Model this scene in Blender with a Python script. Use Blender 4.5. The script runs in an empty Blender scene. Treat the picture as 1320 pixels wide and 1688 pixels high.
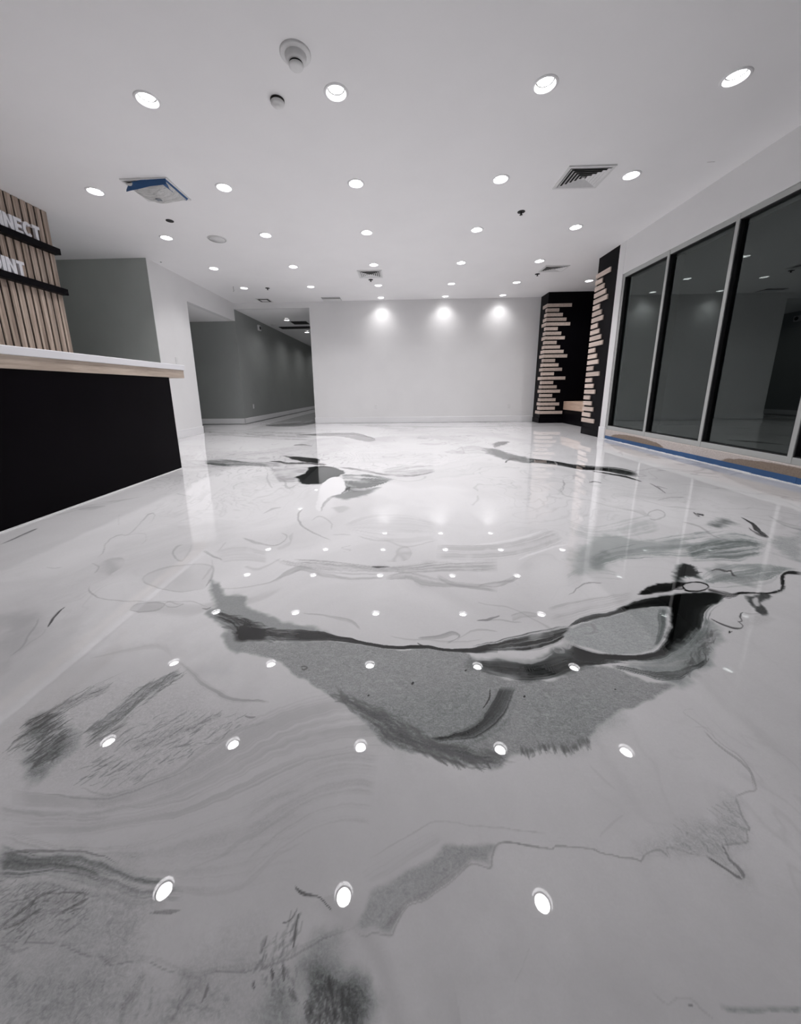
import bpy, math, random
import numpy as np
from mathutils import Vector, Matrix

# ------------------------------------------------------------------ camera, world, exposure
scene = bpy.context.scene
COL = scene.collection
PI = math.pi

def set_camera():
    f, yaw, pitch, roll, h, cx, cy = 572.788, -0.0308170, -0.2121449, -0.0120239, 0.8375, 644.56, 766.68
    cyw, syw = math.cos(yaw), math.sin(yaw)
    cp, sp = math.cos(pitch), math.sin(pitch)
    cr, sr = math.cos(roll), math.sin(roll)
    fw = Vector((syw*cp, cyw*cp, sp)); r = Vector((cyw, -syw, 0.0)); u = r.cross(fw)
    r2 = cr*r + sr*u; u2 = -sr*r + cr*u
    cam = bpy.data.cameras.new('camera')
    o = bpy.data.objects.new('camera', cam); COL.objects.link(o)
    m = Matrix(((r2.x, u2.x, -fw.x, 0.0), (r2.y, u2.y, -fw.y, 0.0), (r2.z, u2.z, -fw.z, h), (0, 0, 0, 1)))
    o.matrix_world = m
    cam.sensor_fit = 'HORIZONTAL'; cam.sensor_width = 36.0
    cam.lens = f/1320*36.0
    cam.shift_x = (660-cx)/1320; cam.shift_y = (cy-844)/1320
    cam.clip_start = 0.02; cam.clip_end = 100
    scene.camera = o
set_camera()

world = bpy.data.worlds.new('night'); scene.world = world; world.use_nodes = True
world.node_tree.nodes['Background'].inputs[0].default_value = (0.02, 0.022, 0.03, 1)
world.node_tree.nodes['Background'].inputs[1].default_value = 0.10
vs = scene.view_settings
vs.view_transform = 'Standard'; vs.look = 'None'; vs.exposure = 0.05; vs.gamma = 1.0
try: vs.use_curve_mapping = False
except Exception: pass
LAMP = 26.0            # radiance of the downlight lenses
LAMP_COL = (1.0, 0.98, 0.99)
HALL_LAMP = 22.0
BEAM = 64.0            # watts of a downlight beam
HALL_BEAM = 34.0
scene.cycles.max_bounces = 10; scene.cycles.diffuse_bounces = 6; scene.cycles.glossy_bounces = 5
scene.cycles.transparent_max_bounces = 8
scene.cycles.sample_clamp_indirect = 8.0
scene.cycles.caustics_reflective = False; scene.cycles.caustics_refractive = False

# room dimensions (metres): x to the right, y into the room, z up
H = 3.0
YB = 9.18          # back wall
XR = 3.405         # window wall
XL = -4.16         # left wall
LX = [-3.33, -1.90, -0.47, 1.06, 2.41]
LY = [1.93, 3.09, 4.25, 5.43, 6.71, 7.93, 8.93]

# ------------------------------------------------------------------ helpers
def tag(o, label=None, cat=None, group=None, kind=None):
    if label: o['label'] = label
    if cat: o['category'] = cat
    if group: o['group'] = group
    if kind: o['kind'] = kind
    return o

def empty(name, loc=(0, 0, 0), rz=0.0):
    o = bpy.data.objects.new(name, None); COL.objects.link(o)
    o.location = loc; o.rotation_euler = (0, 0, rz); o.empty_display_size = 0.05
    return o

def copy_tree(o, parent=None):
    c = o.copy(); COL.objects.link(c); c.parent = parent
    for ch in list(o.children): copy_tree(ch, c)
    return c

class MB:
    """collects shapes, then links them as ONE mesh object"""
    def __init__(s): s.v = []; s.f = []; s.sm = []
    def add(s, vs, fs, smooth=False):
        b = len(s.v); s.v += [tuple(p) for p in vs]; s.f += [tuple(b+i for i in f) for f in fs]; s.sm += [smooth]*len(fs); return s
    def box(s, x0, x1, y0, y1, z0, z1, ch=0.0):
        x0, x1 = min(x0, x1), max(x0, x1); y0, y1 = min(y0, y1), max(y0, y1); z0, z1 = min(z0, z1), max(z0, z1)
        if ch <= 0:
            return s.add([(x0,y0,z0),(x1,y0,z0),(x1,y1,z0),(x0,y1,z0),(x0,y0,z1),(x1,y0,z1),(x1,y1,z1),(x0,y1,z1)],
                  [(0,3,2,1),(4,5,6,7),(0,1,5,4),(1,2,6,5),(2,3,7,6),(3,0,4,7)])
        c = min(ch, (x1-x0)*.45, (y1-y0)*.45, (z1-z0)*.45)
        vs = []
        for sx in (0, 1):
            for sy in (0, 1):
                for sz in (0, 1):
                    X = (x0, x1)[sx]; Y = (y0, y1)[sy]; Z = (z0, z1)[sz]
                    dx = c*(1-2*sx); dy = c*(1-2*sy); dz = c*(1-2*sz)
                    vs += [(X, Y+dy, Z+dz), (X+dx, Y, Z+dz), (X+dx, Y+dy, Z)]
        I = lambda a, b, d, k: ((a*2+b)*2+d)*3+k
        fs = []
        for a in (0, 1):
            q = [I(a,0,0,0), I(a,1,0,0), I(a,1,1,0), I(a,0,1,0)]; fs.append(q if a else q[::-1])
            q = [I(0,a,0,1), I(1,a,0,1), I(1,a,1,1), I(0,a,1,1)]; fs.append(q[::-1] if a else q)
            q = [I(0,0,a,2), I(1,0,a,2), I(1,1,a,2), I(0,1,a,2)]; fs.append(q if a else q[::-1])
        for a in (0, 1):
            for b in (0, 1):
                fs.append([I(0,a,b,1), I(1,a,b,1), I(1,a,b,2), I(0,a,b,2)])
                fs.append([I(a,0,b,0), I(a,1,b,0), I(a,1,b,2), I(a,0,b,2)])
                fs.append([I(a,b,0,0), I(a,b,1,0), I(a,b,1,1), I(a,b,0,1)])
                for d in (0, 1): fs.append([I(a,b,d,0), I(a,b,d,1), I(a,b,d,2)])
        return s.add(vs, fs)
    def lathe(s, prof, n=32, c=(0, 0), smooth=True, caps=(False, False)):
        vs = []; fs = []
        for r, z in prof:
            for k in range(n):
                a = 2*PI*k/n; vs.append((c[0]+r*math.cos(a), c[1]+r*math.sin(a), z))
        for i in range(len(prof)-1):
            for k in range(n):
                k2 = (k+1) % n; fs.append((i*n+k, i*n+k2, (i+1)*n+k2, (i+1)*n+k))
        if caps[0]: fs.append(tuple(range(n))[::-1])
        if caps[1]: fs.append(tuple((len(prof)-1)*n+k for k in range(n)))
        return s.add(vs, fs, smooth)
    def tube(s, pts, r, n=8):
        pts = [Vector(p) for p in pts]; vs = []; fs = []
        for i, p in enumerate(pts):
            d = (pts[min(i+1, len(pts)-1)]-pts[max(i-1, 0)]).normalized()
            a = d.orthogonal().normalized(); b = d.cross(a)
            for k in range(n):
                t = 2*PI*k/n; vs.append(tuple(p+a*r*math.cos(t)+b*r*math.sin(t)))
        for i in range(len(pts)-1):
            for k in range(n):
                k2 = (k+1) % n; fs.append((i*n+k, i*n+k2, (i+1)*n+k2, (i+1)*n+k))
        fs.append(tuple(range(n))[::-1]); fs.append(tuple((len(pts)-1)*n+k for k in range(n)))
        return s.add(vs, fs, True)
    def prism(s, poly, to3, d):
        """poly: 2-D outline; to3(u, v, w) -> point; extruded from w=0 to w=d"""
        n = len(poly)
        vs = [to3(u, v, 0) for u, v in poly]+[to3(u, v, d) for u, v in poly]
        fs = [tuple(range(n))[::-1], tuple(range(n, 2*n))]
        for k in range(n): fs.append((k, (k+1) % n, n+(k+1) % n, n+k))
        return s.add(vs, fs)
    def build(s, name, m, parent=None, fix=False):
        me = bpy.data.meshes.new(name); me.from_pydata(s.v, [], s.f); me.update()
        if any(s.sm): me.polygons.foreach_set('use_smooth', s.sm)
        if m is not None: me.materials.append(m)
        if fix:
            import bmesh
            bm = bmesh.new(); bm.from_mesh(me); bmesh.ops.recalc_face_normals(bm, faces=bm.faces); bm.to_mesh(me); bm.free()
        o = bpy.data.objects.new(name, me); COL.objects.link(o)
        if parent is not None: o.parent = parent
        return o

def struct(name, mb, m, label=None, parent=None):
    o = mb.build(name, m, parent)
    if parent is None: o['kind'] = 'structure'
    if label: o['label'] = label
    return o

# ------------------------------------------------------------------ materials
def new_mat(name):
    m = bpy.data.materials.new(name); m.use_nodes = True
    nt = m.node_tree; b = nt.nodes['Principled BSDF']
    return m, nt, b
def L(nt, a, b): nt.links.new(a, b)
def coords(nt, scale=(1, 1, 1), kind='Object'):
    tc = nt.nodes.new('ShaderNodeTexCoord'); mp = nt.nodes.new('ShaderNodeMapping')
    mp.inputs['Scale'].default_value = scale
    L(nt, tc.outputs[kind], mp.inputs['Vector']); return mp.outputs[0]
def noise(nt, vec, scale=5, detail=4, rough=.55, dist=0):
    n = nt.nodes.new('ShaderNodeTexNoise'); n.inputs['Scale'].default_value = scale
    n.inputs['Detail'].default_value = detail; n.inputs['Roughness'].default_value = rough
    n.inputs['Distortion'].default_value = dist
    L(nt, vec, n.inputs['Vector']); return n.outputs['Fac']
def ramp(nt, fac, stops):
    r = nt.nodes.new('ShaderNodeValToRGB'); el = r.color_ramp.elements
    while len(el) < len(stops): el.new(0.5)
    for e, (p, c) in zip(el, stops): e.position = p; e.color = (*c, 1)
    L(nt, fac, r.inputs[0]); return r.outputs[0]
def bump(nt, b, fac, strength=.1, dist=.01):
    n = nt.nodes.new('ShaderNodeBump'); n.inputs['Strength'].default_value = strength; n.inputs['Distance'].default_value = dist
    L(nt, fac, n.inputs['Height']); L(nt, n.outputs[0], b.inputs['Normal'])
def paint(name, c, rough=.5, var=.03, bs=.05, scale=60):
    m, nt, b = new_mat(name); v = coords(nt)
    f = noise(nt, v, 1.7, 5)
    L(nt, ramp(nt, f, [(.3, tuple(x*(1-var) for x in c)), (.7, tuple(min(1, x*(1+var)) for x in c))]), b.inputs['Base Color'])
    b.inputs['Roughness'].default_value = rough
    if bs: bump(nt, b, noise(nt, v, scale, 4), bs, .004)
    return m
def wood(name, c1, c2, axis='Z', rough=.5, seed=0.0, grain=26, per_object=False):
    m, nt, b = new_mat(name)
    sc = {'Z': (grain, grain, 1.6), 'Y': (grain, 1.6, grain), 'X': (1.6, grain, grain)}[axis]
    tc = nt.nodes.new('ShaderNodeTexCoord'); mp = nt.nodes.new('ShaderNodeMapping')
    mp.inputs['Scale'].default_value = sc; mp.inputs['Location'].default_value = (seed, seed*1.7, seed*.6)
    L(nt, tc.outputs['Object'], mp.inputs['Vector']); v = mp.outputs[0]
    f = noise(nt, v, 1.0, 6, .62, 1.2)
    g = noise(nt, v, 3.0, 3, .5, .3)
    mx = nt.nodes.new('ShaderNodeMath'); mx.operation = 'MULTIPLY_ADD'; mx.inputs[1].default_value = .35
    L(nt, g, mx.inputs[0]); L(nt, f, mx.inputs[2])
    col = ramp(nt, mx.outputs[0], [(.45, c2), (.62, tuple((a+b_)/2 for a, b_ in zip(c1, c2))), (.8, c1)])
    if per_object:
        oi = nt.nodes.new('ShaderNodeObjectInfo'); hs = nt.nodes.new('ShaderNodeHueSaturation')
        mr = nt.nodes.new('ShaderNodeMapRange'); mr.inputs[3].default_value = .82; mr.inputs[4].default_value = 1.15
        L(nt, oi.outputs['Random'], mr.inputs[0]); L(nt, mr.outputs[0], hs.inputs['Value']); L(nt, col, hs.inputs['Color']); col = hs.outputs[0]
    L(nt, col, b.inputs['Base Color']); b.inputs['Roughness'].default_value = rough
    bump(nt, b, mx.outputs[0], .15, .002)
    return m
def emitter(name, col, strength):
    m, nt, b = new_mat(name)
    e = nt.nodes.new('ShaderNodeEmission'); e.inputs[0].default_value = (*col, 1); e.inputs[1].default_value = strength
    L(nt, e.outputs[0], nt.nodes['Material Output'].inputs[0]); return m
def plastic(name, c, rough=.4, metallic=0.0):
    m, nt, b = new_mat(name); v = coords(nt)
    f = noise(nt, v, 30, 2)
    L(nt, ramp(nt, f, [(.3, tuple(x*.95 for x in c)), (.7, c)]), b.inputs['Base Color'])
    b.inputs['Roughness'].default_value = rough; b.inputs['Metallic'].default_value = metallic
    return m

M = {}
M['ceil'] = paint('ceiling_paint', (.86, .855, .86), .7, .015, .04, 40)
M['wall'] = paint('light_wall_paint', (.77, .768, .77), .55, .02, .06)
M['grey'] = paint('grey_green_wall_paint', (.48, .51, .485), .5, .04, .08)
M['grey_shaded'] = paint('shaded_grey_wall_paint', (.30, .315, .305), .5, .04, .08)  # same grey-green paint, colour darkened for the dim corridor and passage
M['base'] = paint('white_trim_paint', (.80, .80, .81), .35, .02, .02)
M['dark'] = paint('black_wall_paint', (.004, .0035, .005), .35, .1, .05)
M['counter'] = paint('black_counter_panel', (.0028, .002, .0032), .4, .2, .02)
for k_ in ('dark', 'counter'):
    M[k_].node_tree.nodes['Principled BSDF'].inputs['Specular IOR Level'].default_value = .05
M['quartz'] = paint('white_counter_slab', (.82, .82, .85), .25, .02, 0)
M['alu'] = paint('pale_window_frame', (.42, .43, .42), .45, .03, .02)
M['gasket'] = plastic('black_gasket', (.01, .01, .011), .5)
M['oak'] = wood('light_oak_band', (.56, .47, .39), (.33, .26, .21), 'Y', .5, 2.0, 22)
M['slat'] = None
M['strip'] = wood('pale_wood_strip', (.72, .60, .53), (.50, .40, .34), 'Y', .55, 5.0, 30, True)
M['bench'] = wood('light_wood_bench', (.66, .49, .38), (.48, .33, .25), 'Y', .5, 9.0, 14)
M['white_plastic'] = plastic('white_plastic', (.76, .76, .76), .4)
M['metal_white'] = plastic('white_enamel', (.72, .72, .72), .4)
M['baffle'] = plastic('lamp_baffle', (.87, .87, .88), .35)
M['black'] = plastic('black_void', (.006, .006, .007), .6)
M['ring'] = plastic('lamp_ring', (.12, .12, .12), .5)
M['letter'] = plastic('white_letter', (.80, .80, .84), .35)
M['tape'] = paint('blue_masking_tape', (.026, .088, .225), .6, .14, .1, 90)
M['lens'] = emitter('lamp_lens', LAMP_COL, LAMP)
M['hall_lens'] = emitter('hall_lamp_lens', LAMP_COL, HALL_LAMP)
M['brass'] = plastic('dark_bronze', (.02, .018, .016), .35, .5)
M['white_line'] = plastic('white_caulk_lit_edge', (.8, .8, .8), .5)

def glass_mat():
    m, nt, b = new_mat('night_window_glass')
    nt.nodes.remove(b)
    tr = nt.nodes.new('ShaderNodeBsdfTransparent'); tr.inputs[0].default_value = (.30, .34, .34, 1)
    gl = nt.nodes.new('ShaderNodeBsdfGlossy'); gl.inputs['Roughness'].default_value = 0.0; gl.inputs[0].default_value = (.84, .93, .90, 1)
    fr = nt.nodes.new('ShaderNodeFresnel'); fr.inputs['IOR'].default_value = 1.78
    mx = nt.nodes.new('ShaderNodeMixShader')
    L(nt, fr.outputs[0], mx.inputs[0]); L(nt, tr.outputs[0], mx.inputs[1]); L(nt, gl.outputs[0], mx.inputs[2])
    L(nt, mx.outputs[0], nt.nodes['Material Output'].inputs[0])
    return m
M['glass'] = glass_mat()

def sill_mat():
    """pale tan curb with scalloped shade painted in as long brown lens shapes"""
    m, nt, b = new_mat('curb_painted_shade'); v = coords(nt)
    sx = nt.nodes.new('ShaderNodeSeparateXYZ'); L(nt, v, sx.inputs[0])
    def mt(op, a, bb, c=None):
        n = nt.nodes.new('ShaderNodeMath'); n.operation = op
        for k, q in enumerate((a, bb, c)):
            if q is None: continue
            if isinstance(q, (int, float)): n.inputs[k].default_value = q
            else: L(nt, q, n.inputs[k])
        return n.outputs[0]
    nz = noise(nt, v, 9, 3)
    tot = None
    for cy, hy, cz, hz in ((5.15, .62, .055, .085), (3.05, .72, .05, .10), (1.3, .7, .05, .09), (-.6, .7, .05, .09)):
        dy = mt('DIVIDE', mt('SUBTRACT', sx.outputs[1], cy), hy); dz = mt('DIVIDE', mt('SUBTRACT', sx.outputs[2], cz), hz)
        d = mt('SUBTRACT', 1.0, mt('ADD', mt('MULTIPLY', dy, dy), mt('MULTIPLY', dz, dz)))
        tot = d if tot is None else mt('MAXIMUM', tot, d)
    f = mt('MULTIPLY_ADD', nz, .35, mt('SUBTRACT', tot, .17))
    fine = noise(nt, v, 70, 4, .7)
    c = ramp(nt, f, [(.02, (.60, .545, .52)), (.16, (.27, .21, .165))])  # brown end is scalloped shade put into the colour
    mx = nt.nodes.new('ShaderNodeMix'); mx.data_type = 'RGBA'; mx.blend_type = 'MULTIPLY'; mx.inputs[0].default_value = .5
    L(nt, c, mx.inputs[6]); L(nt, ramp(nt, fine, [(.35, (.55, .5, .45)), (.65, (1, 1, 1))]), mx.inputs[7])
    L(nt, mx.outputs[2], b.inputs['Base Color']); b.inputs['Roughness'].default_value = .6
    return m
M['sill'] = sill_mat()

def slat_mat():
    """wood slats: every slat has its own tone and grain (slat pitch along y)"""
    m, nt, b = new_mat('wood_slats')
    tc = nt.nodes.new('ShaderNodeTexCoord'); sx = nt.nodes.new('ShaderNodeSeparateXYZ'); L(nt, tc.outputs['Object'], sx.inputs[0])
    d = nt.nodes.new('ShaderNodeMath'); d.operation = 'DIVIDE'; d.inputs[1].default_value = .0803; L(nt, sx.outputs[1], d.inputs[0])
    fl = nt.nodes.new('ShaderNodeMath'); fl.operation = 'FLOOR'; L(nt, d.outputs[0], fl.inputs[0])
    wn = nt.nodes.new('ShaderNodeTexWhiteNoise'); wn.noise_dimensions = '1D'; L(nt, fl.outputs[0], wn.inputs['W'])
    mp = nt.nodes.new('ShaderNodeMapping'); mp.inputs['Scale'].default_value = (26, 30, 1.3)
    L(nt, tc.outputs['Object'], mp.inputs['Vector'])
    ad = nt.nodes.new('ShaderNodeVectorMath'); ad.operation = 'ADD'; L(nt, mp.outputs[0], ad.inputs[0])
    sc = nt.nodes.new('ShaderNodeVectorMath'); sc.operation = 'SCALE'; sc.inputs['Scale'].default_value = 9.0
    L(nt, wn.outputs['Color'], sc.inputs[0]); L(nt, sc.outputs[0], ad.inputs[1])
    f = noise(nt, ad.outputs[0], 1.0, 6, .6, 1.5)
    c = ramp(nt, f, [(.3, (.22, .155, .115)), (.5, (.40, .30, .235)), (.72, (.56, .46, .38))])
    hs = nt.nodes.new('ShaderNodeHueSaturation'); mr = nt.nodes.new('ShaderNodeMapRange')
    mr.inputs[3].default_value = .8; mr.inputs[4].default_value = 1.15
    L(nt, wn.outputs['Value'], mr.inputs[0]); L(nt, mr.outputs[0], hs.inputs['Value']); L(nt, c, hs.inputs['Color'])
    hs.inputs['Saturation'].default_value = .9
    L(nt, hs.outputs[0], b.inputs['Base Color']); b.inputs['Roughness'].default_value = .55
    return m
M['slat'] = slat_mat()


# ------------------------------------------------------------------ poured resin floor
# Each entry is one patch of pigment in floor coordinates (metres):
# ('P', tone, alpha, soft edge, raggedness, speckle, tint, outline)
# ('R', tone, alpha, streak, across, along, fade, speckle, tint, edge a, edge b)
FLOOR_OPS = [
('P',0.76,0.6,0.1,0.8,0,0,[(-1.582,1.17),(-1.477,1.21),(-1.113,1.009),(-0.84,0.957),(-0.775,1.013),(-0.612,0.909),(-0.346,0.804),(-0.158,0.703),(-0.034,0.633),(0.124,0.587),(0.205,0.555),(0.163,0.487),(0.034,0.406),(-0.103,0.383),(-0.299,0.332),(-0.447,0.345),(-0.638,0.362)]),
('P',0.72,0.7,0.06,0.8,0,0,[(-0.638,0.362),(-0.45,0.348),(-0.298,0.329),(-0.174,0.363),(-0.101,0.377),(-0.121,0.297),(-0.551,0.287)]),  # greyer below the pour line, vignette shade put into the tone
('P',0.82,0.5,0.08,0.7,0,0,[(-0.141,0.605),(0.179,0.599),(0.434,0.593),(0.676,0.609),(0.616,0.514),(0.477,0.493),(0.177,0.496),(0.037,0.451),(-0.069,0.433),(-0.122,0.498)]),
('P',0.78,0.6,0.12,0.7,0,0,[(-0.022,0.3),(0.032,0.368),(0.228,0.397),(0.442,0.43),(0.688,0.457),(0.531,0.313)]),
('P',0.74,0.5,0.1,0.7,0,0,[(0.191,0.305),(0.288,0.335),(0.413,0.333),(0.568,0.347),(0.531,0.313)]),
('R',0.68,0.45,0.9,11,1.2,0.3,0.25,0,[(-0.221,0.6),(-0.363,0.553),(-0.454,0.512),(-0.527,0.485),(-0.642,0.483),(-0.809,0.508)],[(-0.175,0.433),(-0.258,0.42),(-0.331,0.407),(-0.416,0.416),(-0.514,0.437),(-0.742,0.451)]),
('R',0.68,0.45,0.95,14,1.0,0.3,0.25,0,[(-0.055,0.685),(-0.167,0.683),(-0.266,0.638),(-0.352,0.588)],[(-0.063,0.52),(-0.136,0.518),(-0.216,0.481),(-0.278,0.424)]),
('R',0.68,0.6,0.9,12,1.2,0.3,0,0,[(-0.864,0.579),(-0.664,0.571),(-0.518,0.637),(-0.39,0.784),(-0.187,0.87)],[(-0.758,0.485),(-0.552,0.499),(-0.382,0.543),(-0.201,0.63),(0.051,0.662)]),
('R',0.66,0.5,0.7,5,1.5,0.3,0,0,[(-0.85,0.543),(-0.779,0.533),(-0.686,0.528),(-0.586,0.525)],[(-0.816,0.514),(-0.738,0.508),(-0.672,0.513),(-0.589,0.517)]),
('R',0.42,0.85,0.75,6,1.4,0.35,0.3,0.4,[(-0.788,0.49),(-0.73,0.479),(-0.673,0.477),(-0.611,0.473),(-0.552,0.461),(-0.478,0.444),(-0.405,0.436)],[(-0.717,0.43),(-0.679,0.433),(-0.633,0.437),(-0.589,0.445),(-0.531,0.437),(-0.466,0.429),(-0.415,0.426)]),
('L',0.38,0.6,0.2,2,5,0.42,0,0,[(-0.757,0.463),(-0.726,0.471),(-0.681,0.476),(-0.611,0.474),(-0.57,0.468),(-0.518,0.453)],[(-0.753,0.46),(-0.717,0.464),(-0.674,0.469),(-0.606,0.467),(-0.568,0.463),(-0.518,0.451)]),
('R',0.6,0.45,0.8,5,2,0.35,0.8,0,[(-0.707,0.421),(-0.652,0.416),(-0.596,0.418),(-0.533,0.411)],[(-0.647,0.369),(-0.599,0.378),(-0.57,0.391),(-0.537,0.406)]),
('L',0.5,0.372,0.2,2,5,0.42,0,0,[(-0.771,0.563),(-0.715,0.559),(-0.664,0.557),(-0.608,0.562),(-0.569,0.577),(-0.52,0.596),(-0.473,0.623)],[(-0.769,0.561),(-0.711,0.554),(-0.659,0.552),(-0.601,0.556),(-0.563,0.571),(-0.515,0.591),(-0.471,0.621)]),
('L',0.55,0.31,0.2,2,5,0.42,0,0,[(-0.705,0.576),(-0.662,0.568),(-0.62,0.566),(-0.576,0.574)],[(-0.704,0.574),(-0.659,0.563),(-0.616,0.561),(-0.574,0.572)]),
('L',0.62,0.248,0.2,2,5,0.42,0,0,[(-0.591,0.542),(-0.533,0.542),(-0.482,0.554),(-0.422,0.571)],[(-0.589,0.539),(-0.529,0.537),(-0.477,0.549),(-0.42,0.568)]),
('L',0.66,0.279,0.2,2,5,0.42,0,0,[(-0.206,0.547),(-0.269,0.505),(-0.305,0.486),(-0.334,0.463),(-0.393,0.445)],[(-0.208,0.55),(-0.277,0.512),(-0.315,0.494),(-0.342,0.469),(-0.396,0.447)]),
('L',0.68,0.248,0.2,2,5,0.42,0,0,[(-0.19,0.491),(-0.239,0.462),(-0.275,0.427),(-0.335,0.415),(-0.396,0.421)],[(-0.192,0.493),(-0.247,0.467),(-0.283,0.434),(-0.339,0.421),(-0.396,0.423)]),
('P',0.6,0.6,0.07,0.9,0.9,0.1,[(-0.724,0.435),(-0.644,0.44),(-0.558,0.43),(-0.479,0.404),(-0.443,0.379),(-0.458,0.359),(-0.527,0.362),(-0.594,0.362),(-0.637,0.361)]),
('P',0.62,0.7,0.1,0.8,0.7,0.2,[(-0.613,0.34),(-0.515,0.332),(-0.426,0.322),(-0.387,0.291),(-0.551,0.287)]),  # vignette darkening of this corner, painted into the tone
('P',0.68,0.5,0.08,0.8,0.7,0.1,[(-0.426,0.322),(-0.327,0.316),(-0.25,0.322),(-0.221,0.295),(-0.393,0.291)]),
('R',0.34,0.75,0.55,8,1.6,0.5,0.6,0.4,[(-0.776,0.48),(-0.724,0.474),(-0.664,0.469),(-0.599,0.46),(-0.541,0.449)],[(-0.721,0.432),(-0.683,0.436),(-0.636,0.44),(-0.583,0.439),(-0.53,0.431)]),
('R',0.5,0.6,0.8,7,1.2,0.5,0.5,0.2,[(-0.772,0.477),(-0.68,0.475),(-0.58,0.464),(-0.473,0.438),(-0.384,0.428)],[(-0.701,0.415),(-0.626,0.423),(-0.535,0.413),(-0.448,0.404),(-0.372,0.409)]),
('L',0.45,0.8,0.5,2,5,0.42,0.8,0,[(-0.654,0.375),(-0.644,0.386),(-0.631,0.402),(-0.622,0.413),(-0.601,0.418),(-0.541,0.42)],[(-0.651,0.373),(-0.638,0.383),(-0.624,0.399),(-0.615,0.41),(-0.597,0.414),(-0.539,0.418)]),
('L',0.45,0.7,0.5,2,5,0.42,0.8,0,[(-0.648,0.37),(-0.628,0.379),(-0.615,0.392),(-0.602,0.399)],[(-0.646,0.369),(-0.622,0.376),(-0.609,0.389),(-0.6,0.398)]),
('L',0.42,0.8,0.5,2,5,0.42,0.8,0,[(-0.574,0.386),(-0.562,0.401),(-0.546,0.41),(-0.534,0.414)],[(-0.571,0.385),(-0.554,0.397),(-0.538,0.405),(-0.532,0.413)]),
('P',0.7,0.35,0.06,0.8,0.9,0,[(-1.011,0.708),(-0.959,0.788),(-0.873,0.859),(-0.67,0.84),(-0.487,0.764),(-0.392,0.736),(-0.422,0.687),(-0.504,0.615),(-0.611,0.572),(-0.752,0.577),(-0.887,0.625)]),
('P',0.4,0.8,0.035,1.2,1.0,0.5,[(-0.958,0.715),(-0.933,0.733),(-0.857,0.7),(-0.818,0.665),(-0.819,0.641),(-0.835,0.626),(-0.838,0.611),(-0.866,0.644),(-0.908,0.666)]),
('R',0.5,0.75,0.7,4,3,0.3,1.0,0.3,[(-0.693,0.9),(-0.728,0.872),(-0.763,0.835),(-0.778,0.794),(-0.79,0.753),(-0.813,0.709)],[(-0.672,0.877),(-0.697,0.836),(-0.721,0.795),(-0.728,0.751),(-0.742,0.708),(-0.766,0.681)]),
('R',0.62,0.6,0.85,4,3,0.3,0.9,0,[(-0.864,0.855),(-0.914,0.815),(-0.953,0.781),(-0.982,0.732)],[(-0.85,0.823),(-0.884,0.77),(-0.912,0.751),(-0.964,0.696)]),
('R',0.6,0.5,0.8,4,3,0.3,1.0,0,[(-0.515,0.776),(-0.578,0.733),(-0.634,0.704),(-0.694,0.687)],[(-0.453,0.73),(-0.526,0.691),(-0.564,0.67),(-0.623,0.635)]),
('L',0.6,0.31,0.2,2,5,0.42,0,0,[(-0.351,0.729),(-0.401,0.702),(-0.451,0.664),(-0.481,0.631),(-0.509,0.598),(-0.571,0.579)],[(-0.354,0.734),(-0.412,0.715),(-0.468,0.679),(-0.498,0.644),(-0.52,0.607),(-0.574,0.582)]),
('L',0.4,0.6,0.2,2,5,0.42,0,0,[(-0.419,0.744),(-0.402,0.742),(-0.389,0.743)],[(-0.418,0.74),(-0.399,0.733),(-0.386,0.739)]),
('P',0.68,0.6,0.05,0.8,0,0,[(-1.553,1.145),(-1.504,1.173),(-1.417,1.149),(-1.371,1.112),(-1.329,1.036),(-1.284,0.968),(-1.265,0.933),(-1.275,0.907)]),
('L',0.55,0.372,0.2,2,5,0.42,0,0,[(-1.39,1.134),(-1.348,1.085),(-1.318,1.031),(-1.285,0.973),(-1.284,0.939)],[(-1.397,1.136),(-1.366,1.093),(-1.34,1.041),(-1.302,0.982),(-1.291,0.943)]),
('L',0.28,0.9,0.2,2,5,0.42,0,0,[(-1.353,1.207),(-1.336,1.162),(-1.318,1.122),(-1.303,1.083)],[(-1.36,1.211),(-1.362,1.178),(-1.347,1.138),(-1.308,1.086)]),
('L',0.66,0.31,0.2,2,5,0.42,0,0,[(-1.297,1.076),(-1.277,1.031),(-1.284,0.997),(-1.277,0.957)],[(-1.306,1.081),(-1.294,1.042),(-1.299,1.006),(-1.284,0.961)]),
('L',0.6,0.31,0.2,2,5,0.42,0,0,[(-0.944,0.632),(-0.914,0.627),(-0.89,0.632),(-0.87,0.636)],[(-0.942,0.63),(-0.909,0.623),(-0.884,0.628),(-0.866,0.634)]),
('R',0.6,0.75,0.5,3,1.5,0.5,0,0,[(-0.744,0.954),(-0.652,0.901),(-0.556,0.842),(-0.46,0.803),(-0.371,0.794)],[(-0.729,0.941),(-0.65,0.877),(-0.553,0.814),(-0.462,0.783),(-0.366,0.782)]),
('R',0.74,0.6,0.6,3,1.5,0.5,0,0,[(-1.027,0.945),(-0.953,0.996),(-0.874,1.042),(-0.817,1.033)],[(-1.012,0.937),(-0.927,0.964),(-0.815,0.98),(-0.73,0.932)]),
('P',0.8,0.5,0.05,0.6,0,0,[(-1.128,0.893),(-1.006,0.937),(-0.793,0.966),(-0.691,0.892),(-0.781,0.86),(-0.91,0.866),(-1.058,0.856)]),
('P',0.8,0.6,0.03,0.7,0,0,[(-0.516,0.953),(-0.495,0.98),(-0.441,0.963),(-0.41,0.881),(-0.434,0.866),(-0.488,0.903)]),
('L',0.6,0.372,0.5,2,5,0.42,0,0,[(-1.105,1.578),(-1.163,1.607),(-1.235,1.698),(-1.265,1.783),(-1.237,1.799)],[(-1.11,1.59),(-1.165,1.625),(-1.219,1.694),(-1.24,1.758),(-1.225,1.783)]),
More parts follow.
